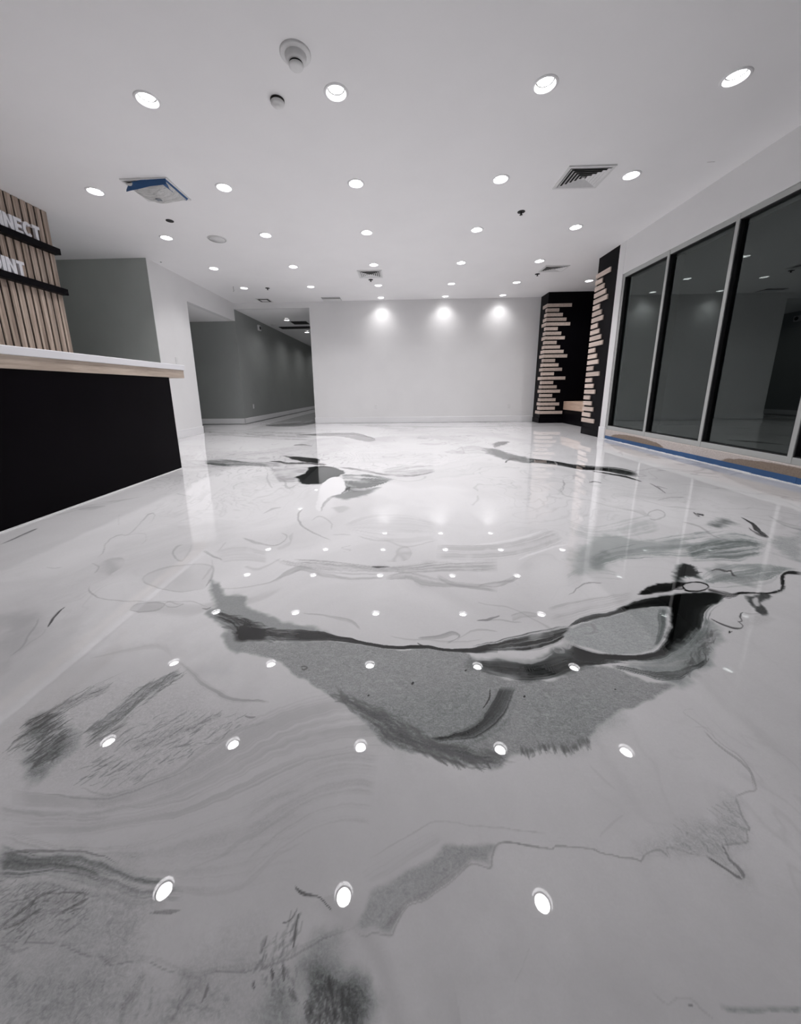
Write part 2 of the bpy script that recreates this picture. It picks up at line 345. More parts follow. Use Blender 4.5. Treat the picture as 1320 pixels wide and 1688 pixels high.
('L',0.55,0.434,0.5,2,5,0.42,0,0,[(-0.862,1.343),(-0.943,1.315),(-1.071,1.344),(-1.181,1.395),(-1.215,1.477),(-1.145,1.553),(-1.003,1.574),(-0.921,1.531),(-0.872,1.427),(-0.862,1.345)],[(-0.868,1.352),(-0.955,1.333),(-1.083,1.364),(-1.182,1.41),(-1.192,1.453),(-1.124,1.525),(-0.987,1.545),(-0.924,1.517),(-0.886,1.435),(-0.869,1.35)]),
('L',0.52,0.496,0.5,2,5,0.42,0,0,[(-0.919,1.523),(-0.874,1.435),(-0.862,1.362)],[(-0.925,1.525),(-0.893,1.445),(-0.868,1.366)]),
('P',0.8,0.5,0.01,0.3,0,0,[(-0.865,1.348),(-0.949,1.324),(-1.077,1.354),(-1.182,1.403),(-1.203,1.465),(-1.135,1.538),(-0.995,1.56),(-0.922,1.524),(-0.879,1.431)]),
('L',0.52,0.46499999999999997,0.5,2,5,0.42,0,0,[(-1.085,1.198),(-1.084,1.24),(-1.027,1.258),(-0.962,1.242),(-0.955,1.193),(-1.015,1.174),(-1.078,1.191)],[(-1.076,1.192),(-1.068,1.224),(-1.015,1.241),(-0.963,1.231),(-0.968,1.208),(-1.027,1.189),(-1.083,1.199)]),
('P',0.72,0.6,0.006,0.2,0,0,[(-1.08,1.195),(-1.076,1.232),(-1.021,1.25),(-0.963,1.236),(-0.961,1.2),(-1.021,1.182)]),
('L',0.6,0.372,0.5,2,5,0.42,0,0,[(-0.966,1.24),(-0.959,1.258),(-0.917,1.247),(-0.876,1.234),(-0.902,1.21),(-0.939,1.214),(-0.963,1.234)],[(-0.96,1.233),(-0.949,1.243),(-0.909,1.233),(-0.888,1.241),(-0.912,1.224),(-0.945,1.227),(-0.963,1.239)]),
('L',0.55,0.434,0.5,2,5,0.42,0,0,[(-1.39,1.359),(-1.351,1.318),(-1.291,1.287),(-1.229,1.264),(-1.13,1.259),(-1.028,1.26),(-0.864,1.257),(-0.767,1.211)],[(-1.396,1.359),(-1.35,1.306),(-1.282,1.272),(-1.218,1.25),(-1.121,1.246),(-1.02,1.248),(-0.858,1.245),(-0.765,1.205)]),
('L',0.5,0.434,0.5,2,5,0.42,0,0,[(-1.571,1.577),(-1.499,1.533),(-1.46,1.464)],[(-1.565,1.565),(-1.509,1.527),(-1.471,1.469)]),
('L',0.58,0.434,0.5,2,5,0.42,0,0,[(-1.594,1.628),(-1.624,1.699),(-1.702,1.802),(-1.74,1.906),(-1.713,1.938),(-1.675,1.927),(-1.724,2.08),(-1.808,2.31),(-1.738,2.276),(-1.656,2.128)],[(-1.585,1.621),(-1.608,1.689),(-1.681,1.788),(-1.711,1.879),(-1.686,1.907),(-1.647,1.9),(-1.694,2.054),(-1.777,2.277),(-1.744,2.269),(-1.666,2.133)]),
('L',0.66,0.31,0.5,2,5,0.42,0,0,[(-1.67,1.916),(-1.596,1.954),(-1.488,1.848),(-1.466,1.764)],[(-1.656,1.899),(-1.575,1.922),(-1.504,1.853),(-1.478,1.775)]),
('L',0.4,0.8,0.5,2,5,0.42,0,0,[(-2.313,1.795),(-2.348,1.932),(-2.339,2.035)],[(-2.294,1.781),(-2.284,1.882),(-2.317,2.018)]),
('L',0.62,0.372,0.5,2,5,0.42,0,0,[(-2.412,2.386),(-2.408,2.481),(-2.262,2.463)],[(-2.387,2.361),(-2.267,2.332),(-2.239,2.437)]),
('L',0.6,0.31,0.5,2,5,0.42,0,0,[(-2.0,2.273),(-1.835,2.067)],[(-2.009,2.274),(-1.843,2.068)]),
('L',0.62,0.31,0.5,2,5,0.42,0,0,[(-1.767,1.533),(-1.719,1.527),(-1.693,1.532)],[(-1.757,1.523),(-1.702,1.51),(-1.683,1.522)]),
('L',0.5,0.434,0.5,2,5,0.42,0,0,[(-1.074,1.721),(-0.995,1.661),(-0.921,1.608)],[(-1.071,1.71),(-0.99,1.64),(-0.918,1.597)]),
('R',0.74,0.5,0.8,5,2,0.25,0,0,[(-1.03,1.721),(-0.915,1.784),(-0.731,1.722)],[(-0.895,1.564),(-0.802,1.586),(-0.671,1.566)]),
('L',0.62,0.372,0.5,2,5,0.42,0,0,[(-1.256,1.746),(-1.191,1.656),(-1.128,1.605),(-1.162,1.727),(-1.192,1.799)],[(-1.261,1.744),(-1.192,1.643),(-1.111,1.584),(-1.144,1.714),(-1.183,1.794)]),
('P',0.605,0.97,0.006,1.0,0.6,0.2,[(-0.559,1.023),(-0.427,1.022),(-0.23,1.027),(-0.05,1.001),(0.061,1.0),(0.2,0.984),(0.224,0.956),(0.285,0.893),(0.344,0.872),(0.417,0.873),(0.477,0.896),(0.545,0.931),(0.641,0.927),(0.714,0.882),(0.784,0.861),(0.714,0.831),(0.6,0.79),(0.531,0.76),(0.485,0.722),(0.449,0.688),(0.394,0.672),(0.338,0.677),(0.28,0.661),(0.223,0.633),(0.194,0.636),(0.198,0.633),(0.174,0.646),(0.139,0.634),(0.101,0.638),(0.065,0.658),(0.02,0.668),(-0.026,0.679),(-0.056,0.696),(-0.082,0.727),(-0.116,0.756),(-0.174,0.799),(-0.253,0.849),(-0.33,0.892),(-0.397,0.939),(-0.487,0.968),(-0.541,0.984)]),
('P',0.56,0.45,0.05,0.6,0.9,0.5,[(-0.149,0.803),(-0.016,0.798),(0.119,0.831),(0.263,0.866),(0.204,0.856),(0.246,0.748),(0.156,0.671),(0.043,0.674),(-0.038,0.696),(-0.103,0.753)]),
('R',0.34,0.9,0.6,4,6,0.5,1.0,0.4,[(-0.206,0.825),(-0.117,0.758),(-0.076,0.726),(-0.044,0.689),(0.02,0.667),(0.085,0.643),(0.149,0.632),(0.224,0.635)],[(-0.149,0.803),(-0.093,0.774),(-0.041,0.761),(0.022,0.735),(0.103,0.699),(0.186,0.677),(0.168,0.676),(0.224,0.666)]),
('L',0.4,0.8,0.2,2,5,0.42,0,0,[(0.066,0.663),(0.089,0.651),(0.104,0.635)],[(0.063,0.658),(0.083,0.644),(0.103,0.633)]),
('L',0.4,0.8,0.2,2,5,0.42,0,0,[(0.127,0.65),(0.137,0.641),(0.141,0.632)],[(0.123,0.646),(0.131,0.635),(0.139,0.631)]),
('L',0.4,0.8,0.2,2,5,0.42,0,0,[(0.179,0.662),(0.191,0.649),(0.198,0.631)],[(0.175,0.658),(0.184,0.644),(0.196,0.63)]),
('L',0.4,0.8,0.2,2,5,0.42,0,0,[(0.021,0.676),(0.044,0.67),(0.06,0.663)],[(0.019,0.671),(0.041,0.662),(0.059,0.661)]),
('L',0.4,0.8,0.2,2,5,0.42,0,0,[(0.345,0.686),(0.343,0.675),(0.342,0.67)],[(0.339,0.685),(0.334,0.672),(0.34,0.668)]),
('L',0.4,0.8,0.2,2,5,0.42,0,0,[(0.398,0.687),(0.398,0.676),(0.395,0.668)],[(0.392,0.686),(0.388,0.673),(0.392,0.667)]),
('L',0.4,0.8,0.2,2,5,0.42,0,0,[(0.196,0.649),(0.199,0.639),(0.198,0.631)],[(0.191,0.647),(0.191,0.636),(0.196,0.63)]),
('L',0.4,0.8,0.2,2,5,0.42,0,0,[(0.288,0.676),(0.288,0.665),(0.286,0.659)],[(0.283,0.675),(0.279,0.663),(0.284,0.658)]),
('P',0.6,0.5,0.04,0.7,0.9,0.4,[(0.356,0.825),(0.516,0.844),(0.565,0.797),(0.455,0.7),(0.366,0.686),(0.332,0.723)]),
('L',0.55,0.372,0.2,2,5,0.42,0,0,[(-0.22,0.827),(-0.153,0.831),(-0.097,0.826),(-0.05,0.83)],[(-0.22,0.824),(-0.152,0.825),(-0.097,0.82),(-0.05,0.826)]),
('L',0.1,1,0.2,2,5,0.42,0,0,[(0.033,0.869),(0.036,0.864)],[(0.023,0.859),(0.026,0.854)]),
('L',0.1,1,0.2,2,5,0.42,0,0,[(-0.095,0.824),(-0.092,0.82)],[(-0.1,0.818),(-0.097,0.814)]),
('L',0.1,1,0.2,2,5,0.42,0,0,[(0.61,0.856),(0.611,0.852)],[(0.6,0.849),(0.601,0.845)]),
('L',0.1,1,0.2,2,5,0.42,0,0,[(0.343,0.825),(0.345,0.821)],[(0.335,0.818),(0.337,0.814)]),
('L',0.1,1,0.2,2,5,0.42,0,0,[(0.198,0.917),(0.199,0.913)],[(0.189,0.91),(0.191,0.906)]),
('L',0.35,0.8,0.2,2,5,0.42,0,0,[(-0.318,0.915),(-0.308,0.922),(-0.291,0.909),(-0.303,0.897),(-0.316,0.907)],[(-0.316,0.91),(-0.306,0.911),(-0.301,0.91),(-0.306,0.908),(-0.316,0.911)]),
('R',0.13,0.97,0.45,4,1.2,0.3,0.2,0.6,[(0.271,0.852),(0.249,0.823),(0.215,0.78),(0.182,0.747),(0.22,0.773),(0.191,0.753),(0.136,0.719),(0.069,0.705)],[(0.339,0.852),(0.302,0.793),(0.262,0.749),(0.212,0.714),(0.17,0.688),(0.204,0.707),(0.149,0.691),(0.068,0.699)]),
('L',0.12,0.9,0.2,2,5,0.42,0,0,[(0.252,0.846),(0.242,0.813),(0.214,0.783)],[(0.248,0.847),(0.235,0.817),(0.212,0.785)]),
('R',0.5,0.6,0.5,3,2,0.5,0.7,0.5,[(0.301,0.824),(0.261,0.756),(0.192,0.707),(0.149,0.691)],[(0.325,0.793),(0.272,0.728),(0.214,0.695),(0.158,0.676)]),
('P',0.58,0.9,0.012,1.1,0.2,0.3,[(-0.87,1.41),(-0.791,1.352),(-0.745,1.293),(-0.653,1.287),(-0.622,1.233),(-0.55,1.187),(-0.472,1.152),(-0.314,1.099),(-0.236,1.057),(-0.297,1.028),(-0.535,1.023),(-0.541,0.984),(-0.603,1.01),(-0.628,1.051),(-0.622,1.083),(-0.708,1.128),(-0.757,1.185),(-0.735,1.215),(-0.821,1.324)]),
('R',0.1,0.97,0.75,5,2.0,0.3,0.1,0.6,[(-0.73,1.205),(-0.635,1.167),(-0.553,1.126),(-0.472,1.1),(-0.376,1.073),(-0.302,1.05)],[(-0.714,1.124),(-0.622,1.083),(-0.56,1.025),(-0.47,1.028),(-0.388,1.031),(-0.297,1.032)]),
('R',0.12,0.8,0.6,3,3,0.3,0,0,[(-0.71,1.185),(-0.636,1.15),(-0.565,1.134)],[(-0.687,1.149),(-0.623,1.122),(-0.541,1.097)]),
('P',0.07,0.9,0.015,0.8,0,0,[(-0.587,1.102),(-0.532,1.097),(-0.487,1.072),(-0.484,1.041),(-0.521,1.029),(-0.558,1.028),(-0.58,1.058)]),
('L',0.45,0.7,0.2,2,5,0.42,0,0,[(-0.795,1.211),(-0.774,1.206),(-0.762,1.218)],[(-0.792,1.204),(-0.766,1.193),(-0.757,1.213)]),
('R',0.07,1.0,0.25,3,1.5,0.12,0,0.5,[(-0.414,1.085),(-0.311,1.089),(-0.237,1.063),(-0.15,1.039),(-0.058,1.018),(0.054,1.02),(0.141,1.005),(0.22,1.007),(0.32,1.026)],[(-0.396,1.029),(-0.297,1.031),(-0.222,1.028),(-0.147,1.018),(-0.058,1.002),(0.053,1.001),(0.139,0.991),(0.216,0.983),(0.308,0.984)]),
('R',0.3,0.8,0.8,6,2,0.3,0,0,[(-0.508,1.103),(-0.418,1.098),(-0.312,1.092),(-0.237,1.063)],[(-0.427,1.024),(-0.346,1.028),(-0.297,1.028),(-0.231,1.032)]),
('L',0.1,0.8,0.2,2,5,0.42,0,0,[(0.052,1.031),(0.068,1.022),(0.086,1.009)],[(0.05,1.026),(0.065,1.013),(0.085,1.004)]),
('R',0.09,0.97,0.6,6,1.6,0.25,0,0.5,[(0.236,1.017),(0.336,1.048),(0.43,1.078),(0.517,1.101),(0.606,1.125),(0.611,1.115)],[(0.23,0.985),(0.32,0.993),(0.4,0.991),(0.479,1.009),(0.541,1.039),(0.576,1.07)]),
('R',0.16,0.92,0.6,4,1.4,0.25,0.1,0.6,[(0.226,0.964),(0.304,0.961),(0.38,0.956),(0.466,0.976),(0.549,0.986),(0.605,0.973),(0.657,0.956),(0.699,0.948)],[(0.215,0.911),(0.285,0.891),(0.344,0.872),(0.402,0.873),(0.469,0.894),(0.544,0.929),(0.62,0.943),(0.696,0.944)]),
('P',0.2,0.75,0.02,0.8,0.1,0.6,[(0.304,0.963),(0.379,0.951),(0.466,0.976),(0.55,1.021),(0.593,0.994),(0.627,0.955),(0.557,0.938),(0.472,0.901),(0.404,0.877),(0.346,0.878),(0.287,0.898),(0.217,0.921),(0.224,0.956)]),
('R',0.08,0.8,0.6,3,1.4,0.3,0,0.5,[(0.268,0.942),(0.371,0.928),(0.468,0.945),(0.568,0.977),(0.657,0.956)],[(0.26,0.912),(0.356,0.885),(0.431,0.891),(0.54,0.936),(0.651,0.945)]),
('L',0.8,0.558,0.3,2,5,0.42,0,0,[(0.23,0.986),(0.307,0.994),(0.37,0.967),(0.429,0.966),(0.491,0.992)],[(0.228,0.976),(0.294,0.962),(0.357,0.936),(0.424,0.942),(0.491,0.986)]),
('R',0.1,0.97,0.35,6,1.5,0.2,0,0.5,[(0.581,1.108),(0.661,1.165),(0.808,1.214),(0.971,1.291),(1.066,1.313),(1.187,1.341)],[(0.615,1.125),(0.754,1.169),(0.84,1.205),(0.947,1.225),(1.051,1.239),(1.088,1.214)]),
('P',0.055,1,0.012,0.9,0,0.5,[(0.968,1.257),(1.061,1.306),(1.152,1.335),(1.226,1.339),(1.29,1.344),(1.311,1.315),(1.229,1.272),(1.155,1.223),(1.094,1.17),(1.016,1.101),(0.947,1.044),(0.897,1.026),(0.92,1.074),(0.99,1.155),(1.039,1.229),(0.999,1.24)]),
('R',0.3,0.85,0.9,9,1.6,0.3,0.2,0.7,[(1.346,1.316),(1.264,1.267),(1.171,1.203),(1.087,1.115),(0.999,1.039),(0.91,0.988),(0.821,0.95),(0.747,0.941),(0.681,0.944),(0.642,0.955)],[(1.206,1.314),(1.091,1.23),(0.994,1.127),(0.91,1.05),(0.836,1.003),(0.773,0.98),(0.713,0.971),(0.671,0.979),(0.645,0.989)]),
('R',0.07,0.98,0.35,8,1.2,0.14,0,0.6,[(1.342,1.323),(1.258,1.277),(1.158,1.212),(1.074,1.128),(0.989,1.053),(0.899,1.004),(0.82,0.97),(0.758,0.957),(0.689,0.958),(0.649,0.968)],[(1.106,1.313),(1.043,1.229),(0.99,1.154),(0.916,1.074),(0.85,1.021),(0.787,0.99),(0.717,0.978),(0.674,0.984),(0.647,0.991)]),
('R',0.07,0.95,0.55,9,1.4,0.2,0,0.5,[(0.805,1.208),(0.906,1.25),(1.009,1.288),(1.111,1.32),(1.22,1.332),(1.348,1.33)],[(0.838,1.202),(0.923,1.219),(0.996,1.235),(1.048,1.236),(1.086,1.211),(1.189,1.247)]),
('R',0.45,0.6,0.9,8,2,0.4,0.3,0.6,[(1.077,1.156),(1.07,1.115),(1.063,1.076),(1.014,1.028)],[(0.941,1.027),(0.947,1.004),(0.97,0.994),(0.973,0.983)]),
('P',0.055,1,0.008,0.9,0,0,[(0.973,1.315),(1.049,1.377),(1.133,1.407),(1.208,1.422),(1.208,1.392),(1.138,1.357),(1.058,1.331)]),
('R',0.1,0.9,0.7,6,2,0.3,0,0,[(1.045,1.387),(1.159,1.428),(1.256,1.429),(1.346,1.409)],[(0.965,1.312),(1.056,1.327),(1.133,1.35),(1.191,1.359)]),
('P',0.2,0.95,0.015,0.9,0.2,0.7,[(1.292,1.533),(1.36,1.577),(1.363,1.525),(1.324,1.45),(1.285,1.466),(1.219,1.416),(1.198,1.428)]),
('P',0.65,1,0.006,0.5,0.5,0.3,[(0.56,1.072),(0.607,1.109),(0.689,1.148),(0.792,1.187),(0.898,1.223),(0.99,1.234),(1.024,1.221),(0.965,1.154),(0.904,1.087),(0.848,1.026),(0.79,0.993),(0.718,0.979),(0.675,0.985),(0.636,1.0),(0.591,1.022),(0.562,1.039)]),
('R',0.35,0.7,0.6,4,2,0.5,0.2,0.7,[(0.991,1.229),(0.929,1.154),(0.888,1.086),(0.827,1.025)],[(1.032,1.214),(0.982,1.14),(0.911,1.062),(0.856,1.02)]),
('L',0.5,0.372,0.2,2,5,0.42,0,0,[(0.687,1.14),(0.69,1.106),(0.662,1.075),(0.624,1.072)],[(0.679,1.134),(0.675,1.101),(0.666,1.092),(0.628,1.081)]),
('L',0.55,0.31,0.2,2,5,0.42,0,0,[(0.605,1.105),(0.652,1.13),(0.695,1.137),(0.689,1.087),(0.653,1.078)],[(0.603,1.099),(0.644,1.11),(0.675,1.11),(0.68,1.093),(0.655,1.084)]),
('R',0.08,0.97,0.4,5,1.2,0.2,0,0.6,[(0.563,1.042),(0.589,1.02),(0.633,0.996),(0.702,0.978),(0.785,0.987),(0.88,1.02),(0.951,1.05)],[(0.529,0.977),(0.565,0.954),(0.637,0.947),(0.701,0.952),(0.772,0.968),(0.866,0.99),(0.954,1.033)]),
('L',0.74,0.558,0.2,2,5,0.42,0,0,[(0.5,1.018),(0.508,1.003),(0.528,1.002),(0.519,1.004),(0.517,1.03),(0.545,1.033),(0.547,1.017),(0.552,1.035),(0.551,1.043)],[(0.492,1.012),(0.493,0.982),(0.529,0.984),(0.539,1.02),(0.526,1.017),(0.529,1.01),(0.548,0.998),(0.572,1.044),(0.559,1.052)]),
('L',0.74,0.558,0.2,2,5,0.42,0,0,[(0.546,1.011),(0.566,1.034),(0.584,1.048)],[(0.548,1.005),(0.571,1.021),(0.587,1.043)]),
('L',0.45,0.6,0.2,2,5,0.42,0,0,[(0.5,1.006),(0.515,0.995)],[(0.492,0.995),(0.507,0.984)]),
('P',0.54,0.9,0.02,1.0,0.3,0.5,[(1.113,1.156),(1.109,1.115),(1.086,1.064),(1.042,1.028),(0.986,0.994),(0.946,0.952),(0.911,0.932),(0.858,0.902),(0.793,0.864),(0.757,0.883),(0.732,0.908),(0.676,0.936),(0.767,0.959),(0.859,0.992),(0.95,1.039),(1.033,1.101)]),
('R',0.35,0.6,0.7,4,2,0.4,0.2,0.8,[(0.95,1.039),(1.033,1.101),(1.133,1.185)],[(0.939,1.004),(1.019,1.063),(1.118,1.156)]),
('P',0.78,0.6,0.01,0.6,0.2,0,[(1.122,1.156),(1.112,1.109),(1.085,1.058),(1.046,1.028),(0.999,1.005),(1.002,1.028),(1.057,1.089)]),
('R',0.13,0.95,0.75,6,1.5,0.25,0.3,0.7,[(0.649,0.941),(0.709,0.928),(0.766,0.915),(0.84,0.926),(0.912,0.951),(0.964,0.973)],[(0.64,0.925),(0.712,0.9),(0.753,0.876),(0.797,0.879),(0.862,0.907),(0.934,0.942)]),
('L',0.72,0.496,0.6,2,5,0.42,0,0,[(0.686,0.951),(0.765,0.956),(0.843,0.962),(0.894,0.972),(0.947,0.996)],[(0.681,0.944),(0.741,0.923),(0.82,0.926),(0.882,0.946),(0.946,0.991)]),
('L',0.1,0.9,0.2,2,5,0.42,0,0,[(1.15,1.105),(1.149,1.101),(1.148,1.102)],[(1.14,1.101),(1.125,1.079),(1.15,1.098)]),
('L',0.3,0.6,0.2,2,5,0.42,0,0,[(0.977,0.996),(0.973,0.979),(0.949,0.956),(0.967,0.97)],[(0.971,0.992),(0.963,0.977),(0.936,0.948),(0.967,0.965)]),
('P',0.06,1,0.004,0.3,0,0,[(1.204,1.392),(1.246,1.416),(1.305,1.423),(1.32,1.393),(1.284,1.362),(1.229,1.343),(1.184,1.35)]),
('P',0.8,1,0.003,0.2,0,0,[(1.205,1.388),(1.247,1.41),(1.296,1.415),(1.31,1.389),(1.281,1.366),(1.233,1.351),(1.198,1.358)]),
('L',0.75,0.558,0.2,2,5,0.42,0,0,[(0.923,1.277),(1.037,1.333),(1.14,1.362),(1.21,1.372)],[(0.919,1.27),(1.014,1.292),(1.113,1.319),(1.202,1.359)]),
('R',0.12,0.9,0.6,4,2,0.3,0,0,[(1.3,1.379),(1.341,1.355),(1.362,1.334),(1.402,1.334)],[(1.261,1.333),(1.298,1.306),(1.32,1.298),(1.399,1.33)]),
('L',0.1,0.97,0.1,2,5,0.42,0,0,[(1.37,1.343),(1.447,1.35),(1.511,1.344),(1.568,1.362),(1.625,1.399),(1.689,1.461),(1.793,1.526),(1.846,1.507)],[(1.347,1.317),(1.417,1.319),(1.484,1.316),(1.544,1.331),(1.624,1.377),(1.691,1.436),(1.745,1.476),(1.802,1.469)]),
('P',0.3,0.9,0.008,1.3,0.5,0.3,[(1.404,1.302),(1.452,1.313),(1.494,1.324),(1.465,1.291),(1.409,1.257),(1.389,1.215),(1.342,1.184),(1.339,1.199),(1.365,1.249)]),
('P',0.75,1,0.005,0.4,0,0,[(1.408,1.29),(1.438,1.299),(1.402,1.257),(1.38,1.249)]),
('L',0.3,0.8,0.2,2,5,0.42,0,0,[(1.225,1.16),(1.219,1.13),(1.174,1.104),(1.151,1.112),(1.134,1.131),(1.132,1.164)],[(1.216,1.154),(1.206,1.129),(1.19,1.123),(1.172,1.131),(1.153,1.148),(1.141,1.171)]),
('L',0.3,0.9,0.2,2,5,0.42,0,0,[(1.289,1.206),(1.261,1.184),(1.239,1.154),(1.211,1.146)],[(1.292,1.213),(1.251,1.188),(1.234,1.161),(1.217,1.155)]),
('L',0.55,0.372,0.2,2,5,0.42,0,0,[(1.295,1.213),(1.312,1.208),(1.347,1.206)],[(1.286,1.205),(1.295,1.19),(1.339,1.198)]),
('P',0.76,0.5,0.02,0.6,0.3,0,[(1.233,1.172),(1.356,1.188),(1.313,1.145),(1.2,1.116)]),
('R',0.55,0.75,0.85,7,2,0.35,0.5,0.6,[(1.321,1.45),(1.457,1.539),(1.615,1.588),(1.75,1.584),(1.866,1.542)],[(1.298,1.389),(1.354,1.37),(1.466,1.381),(1.599,1.411),(1.706,1.474)]),
('P',0.55,0.5,0.03,1.4,0.4,0.4,[(1.426,1.516),(1.535,1.563),(1.496,1.494),(1.553,1.473),(1.515,1.411),(1.431,1.41),(1.363,1.429)]),
('L',0.25,0.7,0.2,2,5,0.42,0,0,[(1.436,1.523),(1.5,1.557),(1.509,1.533),(1.544,1.544),(1.513,1.496),(1.516,1.48)],[(1.426,1.509),(1.47,1.522),(1.478,1.5),(1.509,1.513),(1.481,1.471),(1.502,1.465)]),
('R',0.52,0.8,0.9,8,1.8,0.35,0.3,0.7,[(0.961,1.656),(1.098,1.751),(1.371,1.857),(1.579,1.933),(1.803,2.015),(2.003,2.059),(2.032,1.858)],[(0.895,1.53),(1.091,1.599),(1.287,1.614),(1.435,1.601),(1.567,1.602),(1.807,1.661),(1.928,1.754)]),
('R',0.4,0.7,0.8,6,2,0.4,0.3,0.8,[(1.501,1.753),(1.733,1.858),(1.917,1.895),(1.996,1.822)],[(1.409,1.601),(1.553,1.616),(1.646,1.602),(1.807,1.661)]),
('P',0.35,0.7,0.03,0.9,0.2,0.6,[(0.916,1.57),(0.974,1.641),(1.051,1.693),(1.0,1.627),(0.928,1.544)]),
('L',0.15,0.85,0.2,2,5,0.42,0,0,[(2.0,2.318),(2.0,2.274),(1.98,2.213),(1.968,2.262)],[(1.971,2.29),(1.94,2.208),(2.039,2.269),(1.996,2.293)]),
('P',0.38,0.7,0.05,1.2,0.4,0.5,[(1.923,2.081),(2.072,2.175),(2.137,2.189),(2.035,2.104),(1.91,2.037)]),
('L',0.2,0.85,0.2,2,5,0.42,0,0,[(2.226,2.218),(2.217,2.138),(2.177,2.076),(2.124,1.982),(2.081,1.898)],[(2.206,2.2),(2.154,2.087),(2.107,2.024),(2.053,1.926),(2.057,1.878)]),
('L',0.3,0.7,0.2,2,5,0.42,0,0,[(2.109,2.047),(2.08,1.965),(2.073,1.899)],[(2.084,2.026),(2.026,1.919),(2.049,1.877)]),
('L',0.5,0.31,0.2,2,5,0.42,0,0,[(1.786,2.139),(1.843,2.08),(1.799,1.913),(1.843,1.831)],[(1.766,2.116),(1.801,2.038),(1.761,1.877),(1.826,1.813)]),
('R',0.6,0.5,0.8,3,3,0.25,0,0,[(2.422,2.249),(2.4,2.126),(2.443,2.058)],[(2.389,2.199),(2.329,2.058),(2.35,1.974)]),
('P',0.6,0.5,0.05,1.3,1.0,0.4,[(2.025,1.822),(2.396,2.015),(1.977,1.632),(1.946,1.691)]),
('R',0.7,0.5,0.9,7,2,0.4,0,0.3,[(1.087,2.202),(1.173,2.059),(1.497,2.201),(1.711,2.305)],[(0.979,1.933),(1.066,1.856),(1.28,1.857),(1.516,1.933)]),
('L',0.5,0.31,0.2,2,5,0.42,0,0,[(1.644,2.264),(1.808,2.391),(1.768,2.245),(1.606,2.127),(1.611,2.189)],[(1.632,2.24),(1.766,2.332),(1.759,2.258),(1.638,2.176),(1.63,2.212)]),
('L',0.45,0.6,0.2,2,5,0.42,0,0,[(2.222,3.061),(2.217,2.965),(2.136,2.755)],[(2.194,3.027),(2.168,2.909),(2.113,2.73)]),
('L',0.5,0.372,0.2,2,5,0.42,0,0,[(2.224,2.98),(2.254,2.893)],[(2.197,2.945),(2.227,2.86)]),
('L',0.5,0.31,0.2,2,5,0.42,0,0,[(1.939,2.592),(2.112,2.674),(2.207,2.646)],[(1.921,2.565),(2.073,2.62),(2.184,2.617)]),
('L',0.5,0.372,0.2,2,5,0.42,0,0,[(1.522,3.194),(1.429,2.963),(1.309,2.773)],[(1.507,3.19),(1.413,2.983),(1.307,2.791)]),
('P',0.66,0.7,0.04,0.9,0,0.4,[(0.924,1.751),(1.19,1.913),(1.358,1.838),(1.582,1.857),(1.419,1.72),(1.154,1.657),(0.875,1.492),(0.799,1.491)]),
('R',0.7,0.5,0.9,8,1.5,0.25,0,0,[(0.097,1.634),(0.271,1.585),(0.484,1.636)],[(0.089,1.491),(0.256,1.492),(0.451,1.516)]),
('R',0.62,0.6,0.95,8,1.0,0.4,0,0,[(-0.665,1.63),(-0.478,1.58),(-0.262,1.581),(-0.024,1.559),(0.215,1.609),(0.484,1.636)],[(-0.59,1.555),(-0.413,1.51),(-0.249,1.489),(-0.023,1.49),(0.201,1.492),(0.445,1.494)]),
('L',0.6,0.46499999999999997,0.6,2,5,0.42,0,0,[(-0.852,1.347),(-0.706,1.361),(-0.591,1.419),(-0.566,1.499),(-0.499,1.568),(-0.41,1.515),(-0.243,1.457),(-0.078,1.455)],[(-0.847,1.338),(-0.695,1.341),(-0.573,1.386),(-0.536,1.449),(-0.478,1.498),(-0.403,1.453),(-0.238,1.407),(-0.077,1.44)]),
('R',0.66,0.75,0.8,5,1.5,0.35,0,0,[(-0.078,1.464),(0.033,1.513),(0.152,1.449),(0.245,1.419),(0.413,1.372)],[(-0.077,1.423),(0.031,1.428),(0.081,1.36),(0.235,1.352),(0.398,1.318)]),
('L',0.3,0.7,0.2,2,5,0.42,0,0,[(-0.152,1.553),(-0.106,1.556),(-0.059,1.553)],[(-0.152,1.544),(-0.104,1.528),(-0.059,1.545)]),
('L',0.6,0.434,0.6,2,5,0.42,0,0,[(-0.392,1.191),(-0.295,1.182),(-0.196,1.154),(-0.146,1.092)],[(-0.39,1.184),(-0.293,1.16),(-0.199,1.123),(-0.149,1.085)]),
('R',0.58,0.7,0.5,3,2,0.3,0,0,[(0.048,1.054),(0.115,1.067),(0.176,1.087),(0.206,1.062),(0.168,1.033),(0.151,1.023)],[(0.064,1.04),(0.129,1.044),(0.189,1.062),(0.187,1.05),(0.153,1.038),(0.148,1.03)]),
('L',0.66,0.372,0.2,2,5,0.42,0,0,[(-0.052,1.068),(0.024,1.052),(0.081,1.053),(0.138,1.048),(0.21,1.042),(0.277,1.049)],[(-0.052,1.062),(0.022,1.037),(0.079,1.033),(0.135,1.028),(0.208,1.025),(0.276,1.042)]),
('L',0.6,0.372,0.2,2,5,0.42,0,0,[(0.185,1.041),(0.233,1.089),(0.289,1.103),(0.337,1.092)],[(0.186,1.036),(0.235,1.074),(0.286,1.086),(0.336,1.086)]),
('L',0.4,0.7,0.4,2,5,0.42,0,0,[(0.273,1.147),(0.32,1.162),(0.369,1.179)],[(0.272,1.142),(0.318,1.146),(0.369,1.173)]),
('R',0.6,0.5,0.8,4,3,0.25,0,0,[(0.408,1.176),(0.465,1.207),(0.517,1.193)],[(0.404,1.133),(0.445,1.148),(0.505,1.163)]),
